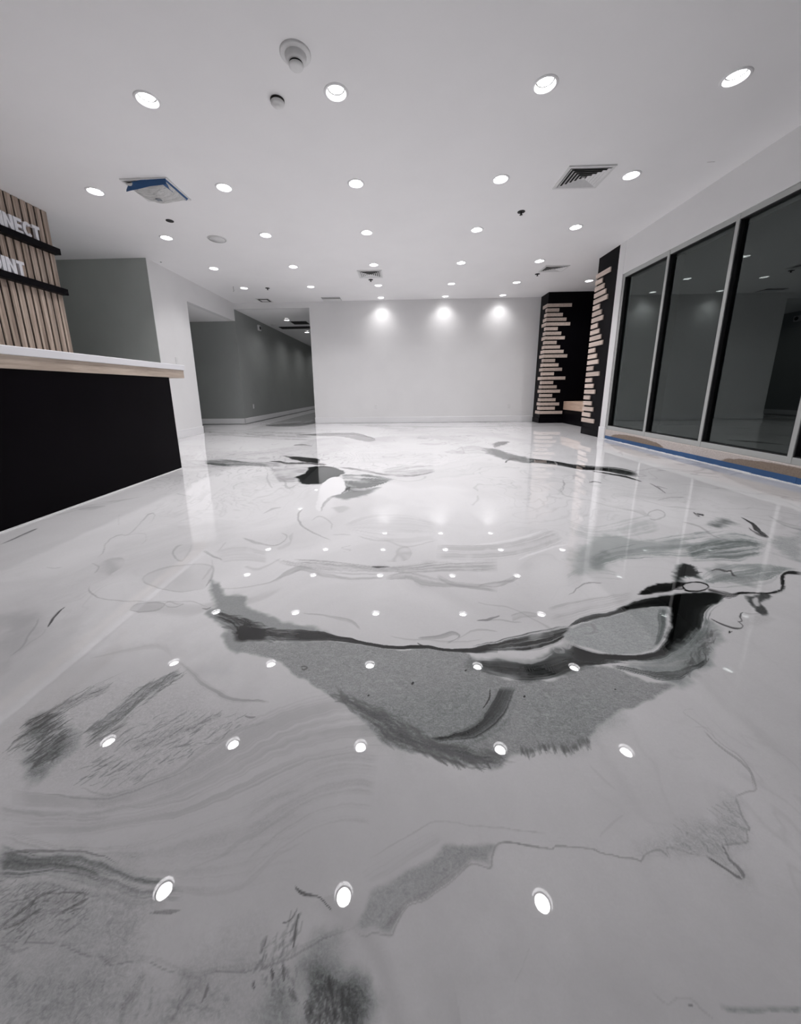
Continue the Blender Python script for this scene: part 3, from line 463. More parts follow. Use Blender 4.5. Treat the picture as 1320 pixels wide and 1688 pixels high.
('L',0.55,0.372,0.2,2,5,0.42,0,0,[(0.281,1.15),(0.358,1.162),(0.409,1.144),(0.441,1.135)],[(0.28,1.142),(0.353,1.146),(0.402,1.128),(0.438,1.127)]),
('R',0.62,0.55,0.8,5,2,0.25,0,0,[(0.162,1.487),(0.229,1.415),(0.298,1.393),(0.397,1.405),(0.546,1.49)],[(0.157,1.438),(0.222,1.371),(0.315,1.361),(0.436,1.373),(0.546,1.453)]),
('L',0.55,0.372,0.2,2,5,0.42,0,0,[(0.33,1.376),(0.397,1.409),(0.462,1.425),(0.495,1.438),(0.524,1.468)],[(0.329,1.367),(0.394,1.389),(0.457,1.401),(0.495,1.42),(0.526,1.461)]),
('R',0.7,0.6,0.95,8,1.2,0.35,0,0,[(0.193,1.8),(0.497,1.8),(0.726,1.893),(0.918,2.015)],[(0.173,1.594),(0.445,1.595),(0.642,1.655),(0.911,1.819)]),
('L',0.95,0.496,0.4,2,5,0.42,0,0,[(0.374,1.79),(0.538,1.845),(0.701,1.921),(0.854,2.002)],[(0.372,1.776),(0.527,1.792),(0.688,1.865),(0.85,1.986)]),
('L',0.95,0.496,0.4,2,5,0.42,0,0,[(0.572,1.615),(0.67,1.704),(0.784,1.772),(0.921,1.809)],[(0.571,1.605),(0.663,1.666),(0.772,1.729),(0.916,1.795)]),
('R',0.68,0.5,0.9,7,2,0.4,0,0.3,[(0.761,1.491),(0.904,1.598),(1.005,1.544)],[(0.691,1.313),(0.825,1.398),(0.968,1.399)]),
('R',0.66,0.5,0.9,9,1.2,0.35,0,0,[(0.573,1.24),(0.784,1.31),(0.968,1.348)],[(0.543,1.121),(0.715,1.18),(0.902,1.244)]),
('L',0.45,0.5,0.2,2,5,0.42,0,0,[(0.691,1.316),(0.804,1.406),(0.881,1.414)],[(0.69,1.31),(0.799,1.39),(0.877,1.405)]),
('R',0.6,0.6,0.9,5,2,0.4,0,0,[(-1.529,3.815),(-1.301,3.975),(-1.03,3.856),(-0.648,3.793)],[(-1.06,2.968),(-0.93,2.901),(-0.821,3.032),(-0.709,3.03)]),
('P',0.14,0.97,0.02,0.9,0,0.4,[(-1.06,3.321),(-1.004,3.583),(-1.034,3.782),(-0.936,3.854),(-0.786,3.797),(-0.617,3.574),(-0.638,3.379),(-0.705,3.282),(-0.75,3.087),(-0.93,3.09),(-0.992,3.24)]),
('P',0.42,0.8,0.02,0.5,0.3,0.4,[(-0.929,3.8),(-0.78,3.765),(-0.63,3.575),(-0.65,3.396),(-0.721,3.315),(-0.756,3.116),(-0.846,3.417)]),  # grey half of the dark patch: painted reflection of the back wall
('R',0.22,0.9,0.7,4,1.5,0.3,0,0.6,[(-2.516,4.28),(-2.311,4.341),(-1.897,4.122),(-1.564,3.97)],[(-2.335,4.002),(-2.071,3.872),(-1.793,3.886),(-1.514,3.836)]),
('R',0.55,0.6,0.8,4,1.5,0.4,0,0,[(-2.836,4.33),(-2.496,4.388),(-1.948,4.237),(-1.438,4.096)],[(-2.713,4.133),(-2.192,3.831),(-1.765,3.821),(-1.342,3.81)]),
('P',0.14,0.95,0.02,0.8,0,0,[(-1.569,4.513),(-1.333,4.42),(-1.075,4.289),(-0.989,4.048),(-1.135,4.076),(-1.329,4.231)]),
('L',0.25,0.85,0.2,2,5,0.42,0,0,[(-1.643,4.166),(-1.524,4.207),(-1.394,4.119),(-1.259,4.165),(-0.979,4.044),(-0.864,3.953)],[(-1.623,4.112),(-1.47,4.041),(-1.328,3.908),(-1.197,3.949),(-0.946,3.889),(-0.854,3.905)]),
('R',0.38,0.85,0.9,7,2.5,0.3,0,0.4,[(-0.634,3.575),(-0.418,3.57),(-0.173,3.362),(-0.051,3.278)],[(-0.51,2.834),(-0.371,2.689),(-0.246,2.772),(-0.141,3.092)]),
('P',0.45,0.7,0.03,0.8,0,0.3,[(-0.585,2.691),(-0.458,2.834),(-0.326,2.894),(-0.189,2.956),(-0.308,2.716),(-0.456,2.61)]),
('L',0.18,0.85,0.2,2,5,0.42,0,0,[(-0.514,2.783),(-0.496,2.93),(-0.458,3.011),(-0.442,2.828)],[(-0.499,2.744),(-0.464,2.838),(-0.46,2.91),(-0.457,2.84)]),
('L',0.45,0.7,0.5,2,5,0.42,0,0,[(-0.71,3.824),(-0.43,3.705),(-0.199,3.51),(0.111,3.43),(0.349,3.579)],[(-0.701,3.765),(-0.419,3.552),(-0.195,3.371),(0.108,3.319),(0.347,3.528)]),
('R',0.6,0.5,0.9,5,2,0.25,0,0,[(-0.232,3.681),(0.01,3.884),(0.389,3.986)],[(-0.177,3.447),(0.07,3.399),(0.348,3.553)]),
('P',0.95,1,0.01,0.4,0,0,[(-0.74,3.101),(-0.694,3.33),(-0.586,3.288),(-0.499,2.96),(-0.507,2.763),(-0.594,2.653),(-0.603,2.511),(-0.582,2.351),(-0.627,2.418),(-0.676,2.692)]),
('L',0.6,0.434,0.2,2,5,0.42,0,0,[(-0.5,2.742),(-0.56,2.6),(-0.579,2.466),(-0.569,2.334)],[(-0.513,2.786),(-0.589,2.675),(-0.608,2.507),(-0.581,2.343)]),
('P',0.7,0.6,0.02,0.6,0,0,[(-0.5,2.417),(-0.433,2.462),(-0.377,2.394),(-0.436,2.309)]),
('P',0.6,0.8,0.02,0.5,0,0,[(-2.075,6.781),(-1.718,6.887),(-1.071,6.909),(-0.711,6.57),(-0.455,6.027),(-0.541,5.763),(-0.795,6.021),(-1.111,6.418),(-1.562,6.563)]),
('L',0.4,0.6,0.2,2,5,0.42,0,0,[(-2.077,6.786),(-1.75,7.015),(-1.108,7.159),(-0.726,6.773),(-0.466,6.123)],[(-2.035,6.649),(-1.672,6.699),(-1.046,6.74),(-0.696,6.378),(-0.462,5.985)]),
('L',0.45,0.6,0.2,2,5,0.42,0,0,[(-1.739,5.485),(-1.599,5.573),(-1.401,5.385)],[(-1.702,5.366),(-1.538,5.35),(-1.375,5.272)]),
('L',0.5,0.31,0.2,2,5,0.42,0,0,[(-3.257,7.119),(-2.886,6.94),(-2.543,6.903)],[(-3.172,6.924),(-2.75,6.6),(-2.476,6.718)]),
('R',0.62,0.5,0.95,6,1,0.25,0,0,[(-4.416,7.656),(-3.698,7.41),(-3.138,7.56),(-1.949,7.472)],[(-3.645,6.287),(-3.28,6.55),(-2.599,6.227),(-1.552,5.912)]),
('R',0.3,0.8,0.8,4,1,0.3,0,0,[(-3.552,8.976),(-3.099,9.387),(-2.582,9.964),(-2.584,10.456)],[(-3.333,8.542),(-2.677,8.388),(-2.194,8.85),(-2.335,9.43)]),
('L',0.6,0.372,0.2,2,5,0.42,0,0,[(-1.415,3.56),(-1.308,3.275),(-1.194,3.067),(-1.139,2.946)],[(-1.43,3.567),(-1.328,3.247),(-1.196,3.008),(-1.14,2.926)]),
('L',0.6,0.372,0.2,2,5,0.42,0,0,[(-1.251,3.361),(-1.113,3.217),(-1.032,3.007),(-0.994,2.979),(-0.969,3.085)],[(-1.241,3.32),(-1.11,3.145),(-1.032,2.929),(-0.959,2.89),(-0.954,3.052)]),
('L',0.62,0.372,0.2,2,5,0.42,0,0,[(-0.986,2.293),(-0.964,2.405),(-0.896,2.432)],[(-0.974,2.272),(-0.936,2.346),(-0.886,2.407)]),
('L',0.62,0.558,0.4,2,5,0.42,0,0,[(-0.94,1.896),(-0.877,1.867),(-0.803,1.823),(-0.712,1.791),(-0.683,1.85),(-0.685,1.904),(-0.735,1.956)],[(-0.93,1.864),(-0.861,1.81),(-0.79,1.783),(-0.701,1.764),(-0.668,1.827),(-0.676,1.914),(-0.736,1.971)]),
('R',0.7,0.6,0.7,4,2,0.25,0,0,[(-0.695,1.747),(-0.656,1.798),(-0.635,1.88),(-0.66,1.969)],[(-0.671,1.71),(-0.628,1.747),(-0.622,1.798),(-0.675,1.909)]),
('L',0.6,0.558,0.2,2,5,0.42,0,0,[(-0.718,2.408),(-0.711,2.297),(-0.69,2.197),(-0.631,2.075),(-0.551,1.984),(-0.488,1.921),(-0.403,1.85)],[(-0.732,2.428),(-0.737,2.323),(-0.706,2.185),(-0.634,2.045),(-0.55,1.955),(-0.487,1.898),(-0.402,1.839)]),
('L',0.66,0.372,0.2,2,5,0.42,0,0,[(-0.603,2.165),(-0.579,2.268),(-0.516,2.233),(-0.446,2.111),(-0.43,1.994)],[(-0.593,2.144),(-0.563,2.214),(-0.515,2.187),(-0.459,2.09),(-0.439,1.995)]),
('L',0.6,0.372,0.2,2,5,0.42,0,0,[(-0.578,2.344),(-0.6,2.506),(-0.575,2.624)],[(-0.566,2.334),(-0.574,2.468),(-0.563,2.597)]),
('L',0.6,0.31,0.2,2,5,0.42,0,0,[(-0.413,1.928),(-0.361,1.943),(-0.303,1.925)],[(-0.41,1.915),(-0.356,1.912),(-0.302,1.912)]),
('L',0.62,0.372,0.2,2,5,0.42,0,0,[(-0.311,1.706),(-0.274,1.718),(-0.334,1.748),(-0.28,1.793)],[(-0.307,1.693),(-0.265,1.73),(-0.322,1.748),(-0.276,1.779)]),
('R',0.78,0.6,0.95,8,1.5,0.4,0,0,[(-0.374,2.1),(-0.263,2.288),(-0.125,2.349),(0.047,2.327),(0.204,2.171)],[(-0.304,1.97),(-0.171,1.853),(-0.054,1.8),(0.059,1.8),(0.199,1.854)]),
('L',0.66,0.31,0.2,2,5,0.42,0,0,[(-0.259,1.919),(-0.171,1.873),(-0.077,1.859),(0.025,1.788),(0.199,1.863)],[(-0.259,1.9),(-0.171,1.834),(-0.078,1.821),(0.025,1.752),(0.199,1.845)]),
('R',0.6,0.65,0.95,8,1.2,0.35,0,0,[(-0.569,1.63),(-0.4,1.62),(-0.25,1.585),(-0.147,1.565),(-0.048,1.58),(0.177,1.634)],[(-0.509,1.567),(-0.385,1.551),(-0.241,1.519),(-0.142,1.501),(-0.046,1.492),(0.167,1.531)]),
('L',0.3,0.6,0.2,2,5,0.42,0,0,[(-0.146,1.553),(-0.117,1.557),(-0.087,1.554)],[(-0.146,1.545),(-0.115,1.529),(-0.086,1.545)]),
('L',0.62,0.434,0.5,2,5,0.42,0,0,[(-0.589,1.421),(-0.528,1.491),(-0.494,1.543),(-0.439,1.534),(-0.295,1.493),(-0.083,1.478)],[(-0.584,1.412),(-0.516,1.468),(-0.482,1.511),(-0.433,1.502),(-0.291,1.469),(-0.083,1.468)]),
('L',0.55,0.434,0.2,2,5,0.42,0,0,[(-1.075,1.714),(-1.006,1.661),(-0.914,1.603)],[(-1.072,1.703),(-1.0,1.64),(-0.91,1.592)]),
('L',0.66,0.372,0.2,2,5,0.42,0,0,[(-0.915,1.416),(-0.936,1.495),(-0.946,1.548),(-0.976,1.605)],[(-0.908,1.411),(-0.911,1.476),(-0.924,1.539),(-0.971,1.607)]),
('R',0.8,0.5,0.95,7,1,0.25,0,0,[(-0.639,5.029),(0.015,5.002),(0.53,5.163)],[(-0.501,3.897),(0.011,3.996),(0.401,3.873)]),
('L',0.6,0.31,0.2,2,5,0.42,0,0,[(-1.587,8.944),(-0.322,8.637),(1.398,8.186),(3.194,8.489)],[(-1.535,8.642),(-0.305,8.126),(1.322,7.728),(3.095,8.221)]),
('P',0.42,0.85,0.05,0.9,0.3,0.3,[(1.182,5.001),(1.36,4.898),(1.417,4.547),(1.559,4.257),(1.507,3.975),(1.36,4.059),(1.229,4.286),(1.16,4.557)]),
('P',0.45,0.85,0.03,0.8,0,0,[(1.433,5.411),(1.581,5.64),(1.743,5.632),(1.549,5.294),(1.372,5.092)]),
('L',0.3,0.8,0.2,2,5,0.42,0,0,[(1.208,4.017),(1.371,4.319),(1.445,4.217)],[(1.198,3.951),(1.325,4.142),(1.415,4.131)]),
('R',0.1,0.97,0.5,4,1.2,0.25,0,0.3,[(1.559,4.257),(1.793,4.096),(1.92,3.888),(2.137,3.78),(2.321,3.692),(2.383,3.511)],[(1.491,3.976),(1.707,3.82),(1.868,3.598),(2.064,3.543),(2.169,3.351),(2.262,3.273)]),
('L',0.75,0.558,0.2,2,5,0.42,0,0,[(1.825,4.158),(1.776,3.907),(1.657,3.725)],[(1.789,4.099),(1.731,3.877),(1.668,3.775)]),
('L',0.15,0.9,0.4,2,5,0.42,0,0,[(1.968,3.57),(2.122,3.446),(2.197,3.307),(2.188,3.12)],[(1.94,3.52),(2.049,3.33),(2.124,3.201),(2.16,3.083)]),
('L',0.2,0.9,0.2,2,5,0.42,0,0,[(1.705,3.109),(1.787,3.155),(1.806,3.088)],[(1.686,3.07),(1.746,3.081),(1.782,3.05)]),
('R',0.7,0.5,0.9,5,2,0.25,0,0,[(0.748,4.971),(1.057,5.344),(1.325,5.069)],[(0.705,4.434),(1.007,4.522),(1.191,4.147)]),
('L',0.6,0.31,0.2,2,5,0.42,0,0,[(0.773,4.895),(0.908,5.181),(0.857,4.649)],[(0.767,4.811),(0.867,4.999),(0.836,4.611)]),
('R',0.78,0.5,0.9,4,2,0.25,0,0,[(0.414,4.006),(0.584,3.849),(0.688,3.573)],[(0.372,3.58),(0.545,3.576),(0.638,3.451)]),
('D',0.34,0.75,170,0.381,0.925,0.07,0.006,0,0.25,[(-0.953,0.657),(-0.988,0.737),(-0.934,0.75),(-0.847,0.701),(-0.809,0.655),(-0.815,0.631),(-0.831,0.609),(-0.903,0.653)]),
('D',0.42,0.7,170,0.458,0.889,0.07,0.005,0,0.25,[(-0.805,0.701),(-0.795,0.771),(-0.765,0.838),(-0.696,0.9),(-0.664,0.869),(-0.705,0.805),(-0.722,0.736),(-0.725,0.687),(-0.772,0.671)]),
('D',0.45,0.6,200,0.695,0.719,0.06,0.005,0,0.25,[(-0.725,0.687),(-0.648,0.755),(-0.467,0.758),(-0.4,0.731),(-0.478,0.652),(-0.579,0.588),(-0.698,0.578),(-0.763,0.628)]),
('D',0.4,0.6,50,0.396,0.918,0.09,0.005,0,0.25,[(-0.972,0.698),(-0.984,0.756),(-0.927,0.829),(-0.873,0.866),(-0.844,0.816),(-0.896,0.769),(-0.927,0.727),(-0.944,0.678)]),
('D',0.38,0.55,230,0.891,-0.455,0.1,0.01,0,0.25,[(-0.218,0.817),(-0.116,0.756),(-0.076,0.727),(-0.044,0.69),(0.02,0.668),(0.085,0.643),(0.149,0.633),(0.225,0.638),(0.226,0.672),(0.179,0.671),(0.091,0.693),(0.022,0.729),(-0.041,0.761),(-0.094,0.789),(-0.152,0.826)]),
('D',0.4,0.6,60,-0.116,-0.993,0.05,0.01,0,0.25,[(0.271,0.667),(0.346,0.683),(0.403,0.678),(0.464,0.706),(0.49,0.732),(0.449,0.688),(0.392,0.668),(0.337,0.672),(0.278,0.655)]),
('D',0.22,0.7,90,0.903,0.43,0.12,0.02,0,0.25,[(1.261,1.492),(1.372,1.562),(1.351,1.493),(1.283,1.449)]),
('L',0.5,0.496,0.35,2,5,0.42,0,0,[(-0.636,0.36),(-0.593,0.361),(-0.556,0.362),(-0.523,0.359),(-0.496,0.354),(-0.457,0.351),(-0.442,0.345),(-0.418,0.346),(-0.389,0.347),(-0.357,0.341),(-0.326,0.337),(-0.307,0.333),(-0.292,0.336),(-0.259,0.339),(-0.226,0.342),(-0.191,0.346),(-0.237,0.336),(-0.208,0.345),(-0.177,0.354),(-0.145,0.368),(-0.111,0.378),(-0.082,0.385)],[(-0.633,0.357),(-0.59,0.359),(-0.553,0.359),(-0.522,0.357),(-0.494,0.351),(-0.456,0.348),(-0.44,0.342),(-0.415,0.343),(-0.388,0.344),(-0.356,0.338),(-0.326,0.334),(-0.306,0.33),(-0.29,0.333),(-0.256,0.335),(-0.223,0.339),(-0.195,0.35),(-0.241,0.339),(-0.205,0.342),(-0.173,0.351),(-0.142,0.365),(-0.108,0.375),(-0.08,0.381)]),
('L',0.62,0.31,0.6,2,5,0.42,0.6,0,[(-0.64,0.363),(-0.561,0.368),(-0.491,0.358),(-0.442,0.351),(-0.385,0.352),(-0.31,0.34),(-0.262,0.344),(-0.197,0.355),(-0.213,0.351),(-0.148,0.373),(-0.086,0.387)],[(-0.636,0.36),(-0.555,0.36),(-0.488,0.351),(-0.438,0.344),(-0.382,0.345),(-0.307,0.332),(-0.255,0.335),(-0.191,0.346),(-0.203,0.343),(-0.141,0.366),(-0.084,0.385)]),
('P',0.6,0.85,0.02,0.8,0.5,0,[(-0.326,0.335),(-0.306,0.332),(-0.294,0.334),(-0.296,0.325),(-0.301,0.32),(-0.309,0.322)]),
('L',0.4,0.6,0.2,2,5,0.42,0,0,[(-0.285,0.326),(-0.282,0.316),(-0.287,0.308)],[(-0.287,0.326),(-0.29,0.318),(-0.289,0.309)]),
('P',0.66,0.9,0.006,0.9,0.35,0.15,[(-0.081,0.384),(-0.066,0.374),(-0.048,0.378),(-0.021,0.376),(-0.013,0.386),(0.008,0.408),(0.034,0.416),(0.058,0.429),(0.093,0.45),(0.124,0.466),(0.154,0.46),(0.163,0.478),(0.179,0.494),(0.131,0.498),(0.078,0.494),(0.042,0.473),(-0.0,0.454),(-0.056,0.429),(-0.069,0.405)]),
('R',0.58,0.6,0.5,3,4,0.4,0.4,0,[(-0.021,0.376),(0.008,0.408),(0.034,0.416),(0.058,0.429),(0.093,0.45),(0.124,0.466)],[(-0.038,0.388),(-0.001,0.414),(0.027,0.425),(0.051,0.437),(0.081,0.456),(0.122,0.475)]),
('L',0.52,0.434,0.4,2,5,0.42,0,0,[(-0.08,0.384),(-0.065,0.375),(-0.048,0.38),(-0.022,0.377),(-0.014,0.387),(0.006,0.409),(0.033,0.417),(0.057,0.43),(0.091,0.451),(0.124,0.468),(0.153,0.461),(0.16,0.479),(0.181,0.497),(0.216,0.496),(0.265,0.488)],[(-0.083,0.382),(-0.066,0.372),(-0.048,0.376),(-0.02,0.374),(-0.009,0.385),(0.009,0.406),(0.035,0.414),(0.06,0.427),(0.094,0.448),(0.124,0.463),(0.155,0.457),(0.166,0.477),(0.182,0.492),(0.214,0.491),(0.262,0.484)]),
('L',0.8,0.372,0.2,2,5,0.42,0,0,[(0.051,0.485),(0.066,0.49),(0.076,0.478),(0.059,0.474)],[(0.052,0.482),(0.063,0.484),(0.068,0.48),(0.058,0.477)]),
('L',0.8,0.372,0.2,2,5,0.42,0,0,[(0.074,0.466),(0.089,0.471),(0.083,0.456)],[(0.075,0.464),(0.082,0.468),(0.08,0.456)]),
('L',0.8,0.372,0.2,2,5,0.42,0,0,[(0.099,0.484),(0.105,0.483)],[(0.097,0.482),(0.103,0.48)]),
('L',0.62,0.372,0.5,2,5,0.42,0,0,[(-0.061,0.473),(-0.027,0.494),(0.017,0.509),(0.044,0.524),(0.073,0.53),(0.136,0.524),(0.197,0.518),(0.274,0.511)],[(-0.058,0.47),(-0.025,0.49),(0.019,0.505),(0.046,0.52),(0.073,0.526),(0.135,0.52),(0.195,0.514),(0.272,0.507)]),
('R',0.72,0.4,0.8,5,2,0.25,0,0,[(-0.082,0.446),(-0.042,0.472),(0.009,0.496),(0.063,0.515)],[(-0.056,0.435),(-0.009,0.457),(0.038,0.48),(0.078,0.498)]),
('L',0.5,0.496,0.4,2,5,0.42,0,0,[(0.178,0.498),(0.22,0.495),(0.261,0.49),(0.276,0.488),(0.288,0.495),(0.347,0.494),(0.365,0.487),(0.395,0.483),(0.423,0.482),(0.429,0.479),(0.441,0.489),(0.472,0.5),(0.484,0.495),(0.483,0.485),(0.492,0.502),(0.534,0.492),(0.553,0.491)],[(0.176,0.494),(0.218,0.491),(0.258,0.486),(0.275,0.484),(0.286,0.491),(0.344,0.49),(0.361,0.483),(0.391,0.478),(0.419,0.477),(0.429,0.474),(0.444,0.485),(0.469,0.494),(0.476,0.49),(0.486,0.482),(0.49,0.497),(0.529,0.488),(0.549,0.487)]),
('R',0.76,0.5,0.8,3,3,0.4,0.3,0,[(0.263,0.498),(0.351,0.503),(0.44,0.509),(0.543,0.504)],[(0.276,0.488),(0.363,0.486),(0.422,0.481),(0.543,0.489)]),
('P',0.74,0.75,0.02,0.9,0.6,0.1,[(0.443,0.487),(0.47,0.497),(0.532,0.49),(0.551,0.489),(0.574,0.469),(0.587,0.457),(0.595,0.461),(0.589,0.485),(0.595,0.509),(0.646,0.509),(0.668,0.528),(0.674,0.55),(0.692,0.583),(0.641,0.569),(0.579,0.533),(0.512,0.514),(0.453,0.502)]),
('L',0.45,0.8,0.4,2,5,0.42,0,0,[(0.554,0.491),(0.567,0.481),(0.578,0.471),(0.59,0.46),(0.587,0.458),(0.588,0.471),(0.585,0.484),(0.592,0.508)],[(0.548,0.487),(0.56,0.477),(0.57,0.467),(0.581,0.454),(0.6,0.461),(0.6,0.475),(0.593,0.487),(0.598,0.51)]),
('L',0.5,0.496,0.5,2,5,0.42,0,0,[(0.597,0.511),(0.619,0.51),(0.647,0.511),(0.656,0.524),(0.666,0.528),(0.671,0.549),(0.688,0.581)],[(0.593,0.506),(0.615,0.505),(0.647,0.507),(0.662,0.524),(0.673,0.529),(0.678,0.551),(0.695,0.583)]),
('L',0.52,0.46499999999999997,0.5,2,5,0.42,0,0,[(0.692,0.584),(0.722,0.597),(0.747,0.602),(0.763,0.631),(0.761,0.658),(0.753,0.671),(0.743,0.696),(0.742,0.721)],[(0.691,0.579),(0.72,0.591),(0.753,0.6),(0.773,0.635),(0.77,0.663),(0.762,0.677),(0.751,0.701),(0.749,0.725)]),
('L',0.6,0.372,0.5,2,5,0.42,0,0,[(0.742,0.599),(0.769,0.637),(0.771,0.669),(0.758,0.691),(0.751,0.725),(0.742,0.751),(0.735,0.779),(0.785,0.786)],[(0.745,0.599),(0.775,0.639),(0.778,0.672),(0.764,0.695),(0.758,0.73),(0.749,0.756),(0.738,0.777),(0.782,0.783)]),
('L',0.66,0.31,0.2,2,5,0.42,0,0,[(0.734,0.736),(0.765,0.732),(0.76,0.709)],[(0.731,0.733),(0.759,0.727),(0.756,0.708)]),
('R',0.78,0.5,0.8,4,3,0.4,0.5,0,[(0.537,0.547),(0.567,0.529),(0.633,0.534)],[(0.547,0.525),(0.576,0.519),(0.599,0.516)]),
('L',0.72,0.31,0.2,2,5,0.42,0,0,[(0.426,0.643),(0.438,0.625),(0.447,0.606),(0.455,0.589)],[(0.421,0.639),(0.428,0.619),(0.439,0.601),(0.452,0.587)]),
('L',0.72,0.31,0.2,2,5,0.42,0,0,[(0.372,0.512),(0.401,0.529),(0.441,0.547)],[(0.373,0.509),(0.404,0.523),(0.442,0.544)]),
('L',0.72,0.31,0.2,2,5,0.42,0,0,[(0.145,0.329),(0.164,0.344),(0.179,0.359),(0.191,0.37)],[(0.146,0.329),(0.168,0.343),(0.183,0.358),(0.193,0.369)]),
('L',0.6,0.372,0.5,2,5,0.42,0,0,[(0.351,0.335),(0.358,0.33),(0.367,0.327),(0.388,0.33),(0.407,0.328),(0.412,0.32),(0.422,0.311)],[(0.349,0.334),(0.354,0.328),(0.365,0.324),(0.385,0.326),(0.401,0.325),(0.407,0.317),(0.42,0.31)]),
('L',0.4,0.6,0.2,2,5,0.42,0,0,[(0.391,0.324),(0.401,0.322)],[(0.39,0.323),(0.399,0.321)]),
('R',0.5,0.6,0.5,3,1.5,0.5,0.3,0.5,[(0.437,0.328),(0.479,0.327),(0.551,0.331)],[(0.435,0.319),(0.47,0.318),(0.543,0.324)]),
('L',0.32,0.85,0.5,2,5,0.42,0.4,0,[(-0.19,0.434),(-0.176,0.428),(-0.16,0.425),(-0.142,0.419),(-0.131,0.412),(-0.115,0.399)],[(-0.191,0.433),(-0.18,0.422),(-0.162,0.418),(-0.144,0.416),(-0.135,0.41),(-0.116,0.398)]),
('L',0.35,0.8,0.4,2,5,0.42,0,0,[(-0.202,0.388),(-0.19,0.393),(-0.183,0.4),(-0.18,0.408)],[(-0.201,0.387),(-0.185,0.39),(-0.177,0.399),(-0.178,0.407)]),
('L',0.35,0.85,0.2,2,5,0.42,0,0,[(-0.174,0.402),(-0.171,0.384),(-0.169,0.363)],[(-0.176,0.402),(-0.176,0.385),(-0.172,0.363)]),
('L',0.5,0.372,0.2,2,5,0.42,0,0,[(-0.186,0.403),(-0.182,0.389),(-0.188,0.384)],[(-0.188,0.403),(-0.191,0.39),(-0.19,0.385)]),
('L',0.42,0.7,0.6,2,5,0.42,0.6,0,[(-0.214,0.374),(-0.214,0.364),(-0.219,0.354)],[(-0.217,0.374),(-0.223,0.366),(-0.221,0.355)]),
('L',0.4,0.8,0.4,2,5,0.42,0.5,0,[(-0.182,0.347),(-0.175,0.338),(-0.173,0.328)],[(-0.184,0.347),(-0.182,0.337),(-0.175,0.328)]),
('L',0.4,0.8,0.2,2,5,0.42,0.5,0,[(-0.198,0.342),(-0.19,0.335),(-0.193,0.329)],[(-0.2,0.342),(-0.199,0.335),(-0.195,0.329)]),
('L',0.4,0.8,0.2,2,5,0.42,0.5,0,[(-0.219,0.331),(-0.215,0.326),(-0.216,0.322)],[(-0.222,0.331),(-0.224,0.326),(-0.218,0.322)]),
('L',0.45,0.7,0.2,2,5,0.42,0.8,0,[(-0.16,0.326),(-0.151,0.319),(-0.151,0.313)],[(-0.162,0.325),(-0.16,0.317),(-0.154,0.312)]),
('L',0.5,0.31,0.2,2,5,0.42,0.5,0,[(-0.19,0.379),(-0.185,0.37),(-0.183,0.36)],[(-0.193,0.379),(-0.193,0.37),(-0.185,0.36)]),
('R',0.45,0.45,0.6,5,4,0.5,1.0,0.6,[(-0.139,0.322),(-0.126,0.336),(-0.102,0.336),(-0.08,0.328),(-0.067,0.314),(-0.065,0.297)],[(-0.135,0.295),(-0.12,0.313),(-0.102,0.317),(-0.088,0.314),(-0.08,0.303),(-0.082,0.296)]),
('P',0.42,0.6,0.05,1.2,1.0,0.5,[(-0.16,0.296),(-0.129,0.309),(-0.137,0.34),(-0.109,0.337),(-0.077,0.324),(-0.066,0.297)]),
('R',0.55,0.5,0.8,4,5,0.5,1.0,0,[(-0.404,0.303),(-0.399,0.322),(-0.391,0.339)],[(-0.387,0.298),(-0.373,0.315),(-0.374,0.335)]),
('R',0.55,0.45,0.8,3,4,0.5,0.8,0,[(-0.323,0.294),(-0.318,0.313),(-0.312,0.324)],[(-0.313,0.293),(-0.304,0.305),(-0.303,0.321)]),
('L',0.45,0.6,0.2,2,5,0.42,0.8,0,[(-0.42,0.395),(-0.394,0.4),(-0.371,0.4)],[(-0.418,0.394),(-0.388,0.392),(-0.369,0.399)]),
('L',0.5,0.31,0.2,2,5,0.42,0,0,[(-0.503,0.466),(-0.489,0.465)],[(-0.502,0.465),(-0.488,0.463)]),
('R',0.55,0.45,0.8,3,4,0.5,1.0,0,[(-0.526,0.336),(-0.508,0.332),(-0.482,0.326)],[(-0.507,0.324),(-0.486,0.32),(-0.469,0.321)]),
('L',0.5,0.372,0.2,2,5,0.42,0.5,0,[(-0.631,0.356),(-0.606,0.354),(-0.59,0.355),(-0.578,0.357)],[(-0.63,0.355),(-0.602,0.349),(-0.585,0.351),(-0.576,0.356)]),
('D',0.38,0.55,150,0.795,0.606,0.03,0.0035,0,0.5,[(-0.721,0.432),(-0.648,0.428),(-0.54,0.419),(-0.509,0.392),(-0.525,0.372),(-0.563,0.362),(-0.641,0.365)]),
('D',0.5,0.4,150,0.834,-0.552,0.03,0.004,0,0.6,[(-0.611,0.338),(-0.498,0.332),(-0.386,0.323),(-0.252,0.326),(-0.237,0.294),(-0.551,0.287)]),
('P',0.36,0.8,0.025,1.2,1.0,0.5,[(-0.121,0.332),(-0.102,0.336),(-0.08,0.328),(-0.068,0.314),(-0.065,0.293),(-0.08,0.293),(-0.089,0.308),(-0.103,0.318),(-0.122,0.32)]),
('D',0.26,0.6,150,0.537,-0.844,0.035,0.0035,0,0.4,[(-0.133,0.324),(-0.109,0.336),(-0.08,0.328),(-0.066,0.313),(-0.065,0.295),(-0.116,0.294),(-0.136,0.298)]),
('D',0.45,0.5,40,0.487,-0.874,0.03,0.004,0,0.3,[(-0.224,0.351),(-0.158,0.344),(-0.146,0.313),(-0.194,0.311)]),
('D',0.5,0.5,60,0.402,0.916,0.03,0.0035,0,0.5,[(-0.233,0.343),(-0.202,0.375),(-0.173,0.4),(-0.158,0.371),(-0.179,0.348)]),
